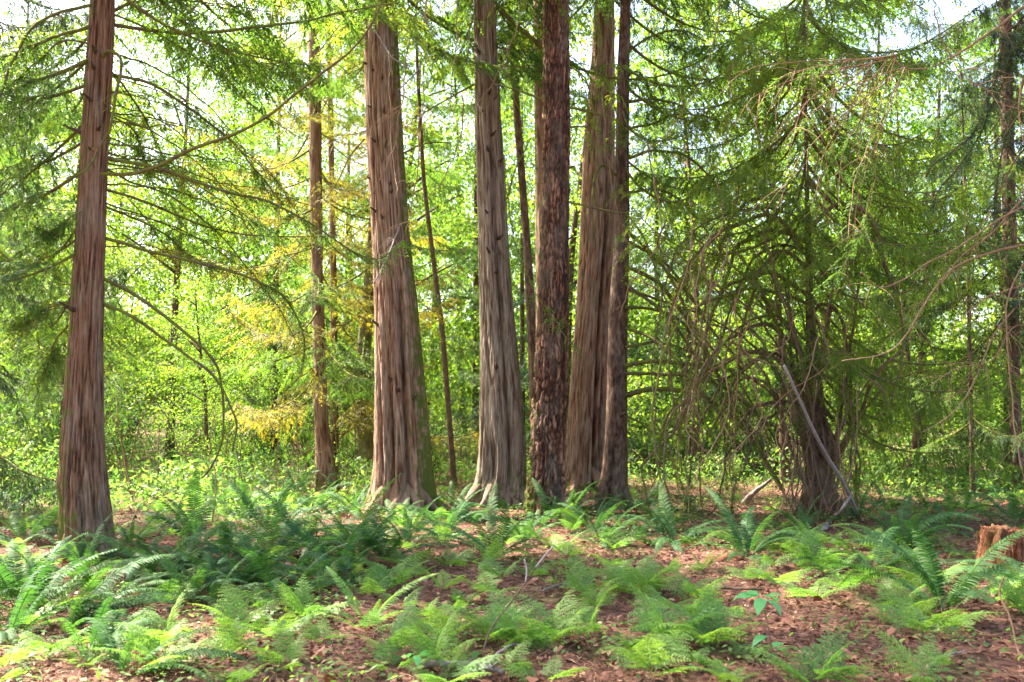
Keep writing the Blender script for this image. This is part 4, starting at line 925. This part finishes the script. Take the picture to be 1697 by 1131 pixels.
d = np.stack([np.cos(a), np.sin(a), r.normal(0, .12, N)], -1)
V, Q = leaves(np.stack([x, y, z], -1), d, np.array([0, 0, 1.]) + r.normal(0, .3, (N, 3)), r.uniform(.03, .2, N), r.uniform(.002, .007, N))
g.add(V, Q, np.repeat(r.uniform(.3, 1, N), 4))
N = 600; x, y = wedge(N, 4.6, 18, 1.2); z = H(x, y) + .03 + .012 * fbm(x * 7, y * 7, 2.2, 3); a = r.uniform(0, 6.28, N); L_ = r.uniform(.05, .11, N)
V, Q = leaves(np.stack([x, y, z], -1), np.stack([np.cos(a), np.sin(a), r.normal(0, .3, N)], -1), np.array([0, 0, 1.]) + r.normal(0, .5, (N, 3)), L_, L_ * r.uniform(.5, .9, N), np.array([[0, 0, 0], [.45, .25, .2], [.4, .7, .25], [0, 1, -.1], [-.4, .7, .22], [-.45, .25, .18]]))
g.add(V, Q, np.repeat(r.uniform(.35, 1, N), 6))
tag(ob('leaf_litter', g.build('leaf_litter', M['litter'])), 'reddish brown fallen leaves, needles and bits of twig covering the floor', 'leaf litter', kind='stuff')
g = Geo(); N = 3300; x, y = wedge(N, 4.8, 26, .8); k = (pn(x * .5, y * .5, 9.1) + .25 * pn(x * 2, y * 2, 4.4) + (x < -1) * .12 + np.clip((y - 14) / 14, 0, .5)) > .02
x, y = x[k], y[k]; N = len(x); per = 16
c = np.stack([x, y, H(x, y)], -1)[:, None] + r.normal(0, 1, (N, per, 3)) * np.array([.12, .12, .0]) + np.array([0, 0, 1]) * r.uniform(.03, .16, (N, per, 1))
c = c.reshape(-1, 3); M_ = len(c); d = r.normal(0, 1, (M_, 3)); d[:, 2] *= .3
V, Q = leaves(c, d, np.array([0, 0, 1.]) + r.normal(0, .3, (M_, 3)), r.uniform(.025, .07, M_), r.uniform(.015, .04, M_)); g.add(V, Q, np.repeat(r.rand(M_), 4))
tag(ob('ground_cover', g.build('ground_cover', M['shrub'])), 'low green herbs and moss scattered over the litter', 'ground cover', kind='stuff')
g = Geo(); N = 4000; x = r.uniform(-.6, .6, N) * (yy := r.uniform(15.5, 46, N)); y = yy; kk = (y > 20) | (x < -2.2 - .0 * y) & (y > 15.5) | (x > 6.5) & (y > 18); kk &= pn(x * .45, y * .45, 7.7) + .4 * pn(x * 1.4, y * 1.4, 2.7) > -.06; x = x[kk]; y = y[kk]; N = len(x); per = 26; hh = np.clip(.45 + 1.1 * pn(x * .5, y * .5, 3.3) + .03 * (y - 18), .12, 1.3)[:, None, None]
c = np.stack([x, y, H(x, y)], -1)[:, None] + r.normal(0, 1, (N, per, 3)) * np.array([.3, .3, 0]) + np.array([0, 0, 1]) * r.uniform(.05, 1, (N, per, 1)) * hh
c = c.reshape(-1, 3); M_ = len(c); d = r.normal(0, 1, (M_, 3))
V, Q = leaves(c, d, np.array([0, 0, 1.]) + r.normal(0, .6, (M_, 3)), r.uniform(.05, .17, M_), r.uniform(.02, .07, M_)); g.add(V, Q, np.repeat(r.rand(M_), 4))
tag(ob('undergrowth', g.build('undergrowth', M['shrub'])), 'bright green undergrowth filling the ground behind the trunks', 'undergrowth', kind='stuff')

# ------------------------------------------------------------------ single things on the floor
def stick(name, pts3, w, mat, label, cat, group=None, twigs=0, seed=0):
    pts3 = np.array(pts3); b = pts3[0].copy(); C = spline(pts3 - b, 26); s = np.linspace(0, 1, 26); rr = np.random.RandomState(seed)
    C = C + .012 * np.stack([pn(s * 8, seed + .3), pn(s * 8, seed + 2.3), pn(s * 8, seed + 5.3)], -1)
    V, Q = tube(C, w * (1 - .45 * s), 8, .45, seed); g = Geo(); g.add(V, Q, .5)
    root = thing(name, b, label, cat, group) if twigs else None
    if not twigs:
        return tag(ob(name, g.build(name, M[mat], True), None, b), label, cat, group)
    ob('stem', g.build('stem', M[mat], True), root)
    for i in range(twigs):
        j = rr.randint(8, 24); tn = nrm(C[j + 1] - C[j]); sd = nrm(np.cross(tn, rr.normal(size=3))); sd[2] = abs(sd[2]); l = rr.uniform(.1, .35) * np.linalg.norm(C[-1]) * .5
        u = np.linspace(0, 1, 7)[:, None]; q = C[j] + (tn * .6 + sd * .7) * l * u; V, Q = tube(q, w * .4 * (1 - .6 * u[:, 0]), 6, .3); g = Geo(); g.add(V, Q, .5)
        ob('twig', g.build('twig', M[mat], True), root)
    return root
def gl(px, py, h): p = G(px, py); p[2] += h; return p
stick('leaning_pole', [gl(1427, 862, -.03), P(1396, 800, 13.6), P(1352, 722, 13.2), P(1322, 655, 13.0), P(1299, 606, 12.9)], .032, 'pale_wood', 'grey lilac dead pole leaning left against the bushy cedar', 'dead branch', seed=1)
stick('fallen_branch', [gl(1365, 882, .03), gl(1382, 862, .06), P(1400, 838, 13.6), P(1410, 822, 13.7)], .035, 'pale_wood', 'short pale twisted branch at the foot of the leaning dead pole', 'fallen branch', 'fallen sticks', seed=2)
stick('fallen_branch', [gl(1232, 836, .02), P(1255, 812, 16.4), P(1278, 795, 16.2)], .05, 'pale_wood', 'grey propped branch on the far litter under the tangled cedar twigs', 'fallen branch', 'fallen sticks', seed=3)
stick('fallen_branch', [gl(690, 1114, .05), gl(740, 1118, .06), gl(790, 1124, .07), gl(835, 1133, .06)], .026, 'pale_wood', 'thick pale fallen branch along the bottom edge', 'fallen branch', 'fallen sticks', twigs=4, seed=4)
stick('fallen_branch', [gl(765, 1112, .08), gl(782, 1103, .12), gl(742, 1128, .05)], .018, 'branch', 'mossy bent piece of branch crossing the thick pale one', 'fallen branch', 'fallen sticks', seed=5)
stick('fallen_stick', [gl(805, 1116, .05), gl(838, 1096, .08), gl(872, 1080, .05)], .010, 'pale_wood', 'thin straight stick slanting up right from the pale fallen branch', 'stick', 'fallen sticks', seed=6)
stick('fallen_stick', [gl(1162, 975, .03), gl(1210, 981, .03), gl(1262, 985, .04)], .018, 'stem', 'dark stick lying flat on the bare litter right of centre', 'stick', 'fallen sticks', twigs=3, seed=7)
stick('fallen_stick', [gl(1535, 1118, .03), gl(1560, 1105, .05), gl(1600, 1090, .04)], .011, 'pale_wood', 'short pale stick on the litter at the lower right', 'stick', 'fallen sticks', seed=8)
stick('fallen_stick', [gl(1290, 905, .03), gl(1340, 895, .05), gl(1400, 905, .03)], .014, 'stem', 'thin brown stick lying beneath the bushy cedar', 'stick', 'fallen sticks', twigs=2, seed=12)
stick('fallen_stick', [gl(900, 985, .03), gl(940, 975, .04), gl(1000, 985, .03)], .009, 'pale_wood', 'fine pale stick among the lacy ferns in front of the furrowed fir', 'stick', 'fallen sticks', seed=13)
stick('upright_stick', [gl(1715, 1150, .0), P(1690, 1085, 6.1), P(1672, 1020, 6.2), P(1655, 978, 6.3), P(1664, 955, 6.3)], .009, 'twig', 'tall thin orange stick rising at the lower right corner', 'stick', seed=9)
d0 = G(797, 1100)[1]
root = stick('upright_twig', [gl(797, 1100, -.02), P(812, 1045, d0 + .1), P(845, 1000, d0 + .25), P(871, 965, d0 + .3)], .007, 'stem', 'thin dark upright twig with white broken tips left of the large lacy fern', 'twig', twigs=2, seed=10)
for pts in ([(871, 965), (873, 945), (869, 927)], [(888, 940), (900, 925), (917, 905)]):
    w = np.array([P(x, y, d0 + .3) for x, y in pts]) - np.array(root.location); V, Q = tube(spline(w, 10), .006, 6); g = Geo(); g.add(V, Q, .9); ob('broken_tip', g.build('broken_tip', M['pale_wood'], True), root)
w = np.array([P(x, y, d0 + .3) for x, y in [(855, 985), (872, 965), (888, 940)]]) - np.array(root.location); V, Q = tube(spline(w, 10), .005, 6); g = Geo(); g.add(V, Q, .4); ob('twig', g.build('twig', M['stem'], True), root)
# dead upright stems in the undergrowth at left
for i, pts in enumerate([[(225,835),(205,790),(190,740),(172,690)],[(222,830),(210,780),(196,700),(194,640)],[(268,840),(255,790),(240,770)],[(325,800),(310,760),(285,720),(275,700)],[(262,830),(262,760),(265,700)],[(60,820),(45,790),(20,765),(0,755)],[(410,850),(400,790),(390,740)],[(350,870),(358,800),(352,760)]]):
    b = G(*pts[0]); dd = b[1]
    stick('bare_stem', [b - [0, 0, .03]] + [P(x, y, dd + .15 * k) for k, (x, y) in enumerate(pts[1:], 1)], .012, 'twig' if i % 2 else 'stem',
          ['dark bare stem leaning left just right of the left cedar', 'pale bare stem close behind the right side of the left cedar', 'short dark bare stem in the undergrowth right of the left cedar', 'pale slanting bare stem in the bright undergrowth',
           'straight dark bare stem in the bright undergrowth', 'arching pale bare stem left of the left cedar', 'dark bare stem under the hanging looped limb', 'pale bare stem below the hanging looped limb'][i], 'bare stem', 'bare stems in the undergrowth', twigs=3, seed=20 + i)
items4 = []
for i in range(34):
    x = r.uniform(190, 620) if i < 22 else r.uniform(1060, 1690); y = r.uniform(785, 830); b = G(x, y); dd = b[1]; hh = r.uniform(60, 190); lx = r.uniform(-50, 50)
    o = stick('bare_stem', [b - [0, 0, .03], P(x + lx * .3, y - hh * .4, dd), P(x + lx * .7, y - hh * .75, dd + r.uniform(-.3, .3)), P(x + lx * 1.3, y - hh, dd + r.uniform(-.4, .4))], .011, 'twig' if i % 3 else 'stem', None, 'bare stem', 'bare stems in the undergrowth', twigs=4, seed=60 + i)
    items4.append((o, b, 'thin bare undergrowth stem'))
gap_labels(items4)
# broad leaved seedlings
BL = np.array([[0, 0, 0], [.42, .3, .08], [.36, .68, .08], [0, 1, -.12], [-.36, .68, .08], [-.42, .3, .08]])
def seedling(px, py, h, leafs, lw, label, seed, mat='sapling'):
    rr = np.random.RandomState(seed); b = G(px, py); root = thing('seedling', b, label, 'seedling', 'broad leaved seedlings')
    s = np.linspace(0, 1, 10); C = np.stack([.03 * np.sin(s * 3 + seed), 0 * s, h * s - .02], -1); V, Q = tube(C, .0035 * (1 - .5 * s), 4); g = Geo(); g.add(V, Q, .5); ob('stem', g.build('stem', M['stem']), root)
    for i in range(leafs):
        a = i * 2.3 + rr.uniform(-.4, .4); t = 1.0 if i < leafs * .65 else rr.uniform(.25, .6); p = np.array([[np.interp(t, s, C[:, q]) for q in range(3)]])
        d = np.array([[math.cos(a), math.sin(a), rr.uniform(-.5, .25)]]); l = lw * rr.uniform(.7, 1.15)
        # two-part blade, folded along its midrib
        V1, Q1 = leaves(p + d * .02, d, np.array([[0, 0, 1.]]) + rr.normal(0, .2, (1, 3)), l, l * .5, BL); g = Geo(); g.add(V1, Q1, rr.rand())
        ob('leaf', g.build('leaf', M[mat], True), root)
    return root
seedling(1273, 1126, .48, 9, .155, 'tallest seedling with large drooping light green leaves at the lower right', 1)
seedling(1290, 1100, .12, 3, .11, 'short yellowing seedling at the foot of the tallest seedling', 2, 'alder')
seedling(1180, 1010, .16, 4, .08, 'tiny yellow green seedling below the dark litter stick', 3, 'shrub')
seedling(765, 1062, .22, 7, .09, 'leafy seedling with small palm shaped leaves above the fallen pale branch', 4, 'shrub')
seedling(680, 1125, .16, 5, .12, 'broad leaved seedling left of the fallen pale branch', 5)
seedling(430, 1112, .12, 4, .09, 'small round leaved seedling near the bottom left', 6, 'shrub')
seedling(1425, 925, .16, 5, .08, 'yellow green seedling near the leaning dead pole', 7, 'alder')
seedling(550, 1128, .1, 4, .08, 'small seedling at the bottom edge left of centre', 8, 'shrub')
# rotten stump
b = G(1672, 948); root = thing('rotten_stump', b, 'shaggy orange brown rotten stump at the right edge', 'stump')
k = 120; n = 60; th = np.arange(k) / k * 2 * PI; z = np.linspace(-.1, .42, n); TH, ZZ = np.meshgrid(th, z)
X, Y = np.cos(TH), np.sin(TH); nf = fbm(X * 7, Y * 7, ZZ * 6, 5, 3); R2 = .26 + .11 * pn(X * 1.8, Y * 1.5, ZZ * 2) + .055 * nf - .05 * np.clip(ZZ / .42, 0, 1) + .05 * np.exp(-(ZZ + .1) / .1)
zz = ZZ + np.clip(ZZ / .42, 0, 1) * .07 * fbm(X * 2.5, Y * 2.5, 1.2, 3)
rings = [np.stack([X * R2, Y * R2, zz], -1)]
topz = zz[-1]; 
for q in (.85, .6, .3, .06): rings.append(np.stack([np.cos(th) * R2[-1] * q, np.sin(th) * R2[-1] * q, topz * .0 + (.42 + .05 * fbm(np.cos(th) * q * 8, np.sin(th) * q * 8, 4.4) - .06 * (1 - q)) * .6 + topz * .4], -1)[None])
V = np.concatenate(rings); n = len(V); i = np.arange(n - 1)[:, None] * k; j = np.arange(k)[None]; j2 = (j + 1) % k
Q = np.stack([i + j, i + j2, i + k + j2, i + k + j], -1).reshape(-1, 4); e = (n - 1) * k
Q = np.concatenate([Q, [[e + q, e + q + 1, e + k - 2 - q, e + k - 1 - q] for q in range(k // 2 - 1)]])
tn = np.concatenate([.5 + nf.ravel(), .5 + np.zeros((n - 60) * k)])
ob('wood', mesh('wood', V.reshape(-1, 3), Q, None, {'tint': tn}, M['rot'], True), root)
rr = np.random.RandomState(3); N = 160; a = rr.uniform(0, 6.28, N); zz = rr.uniform(.08, .44, N)
V, Q = leaves(np.stack([np.cos(a) * .27, np.sin(a) * .27, zz], -1), np.stack([np.cos(a) * .25, np.sin(a) * .25, -np.ones(N)], -1) + rr.normal(0, .2, (N, 3)), np.stack([np.cos(a), np.sin(a), 0 * a], -1), rr.uniform(.05, .18, N), .012)
g = Geo(); g.add(V, Q, np.repeat(rr.rand(N), 4)); ob('bark_shreds', g.build('bark_shreds', M['rot']), root)
print('done', len(bpy.data.objects))

hz_ = bpy.data.materials.new('haze_air'); hz_.use_nodes = True; hn = hz_.node_tree; hn.nodes.clear()
ho = hn.nodes.new('ShaderNodeOutputMaterial'); hv = hn.nodes.new('ShaderNodeVolumePrincipled'); hv.inputs['Density'].default_value = HAZE; hv.inputs['Color'].default_value = (.95, .95, .90, 1); hv.inputs['Anisotropy'].default_value = .3
hn.links.new(hv.outputs[0], ho.inputs['Volume'])
hb = np.array([[x, y, z] for x in (-410, 410) for y in (-210, 610) for z in (-6, 32)], float)
if HAZE > 0: tag(ob('haze', mesh('haze', hb, [[0, 1, 3, 2], [4, 6, 7, 5], [0, 4, 5, 1], [2, 3, 7, 6], [0, 2, 6, 4], [1, 5, 7, 3]], None, None, hz_)), kind='stuff')
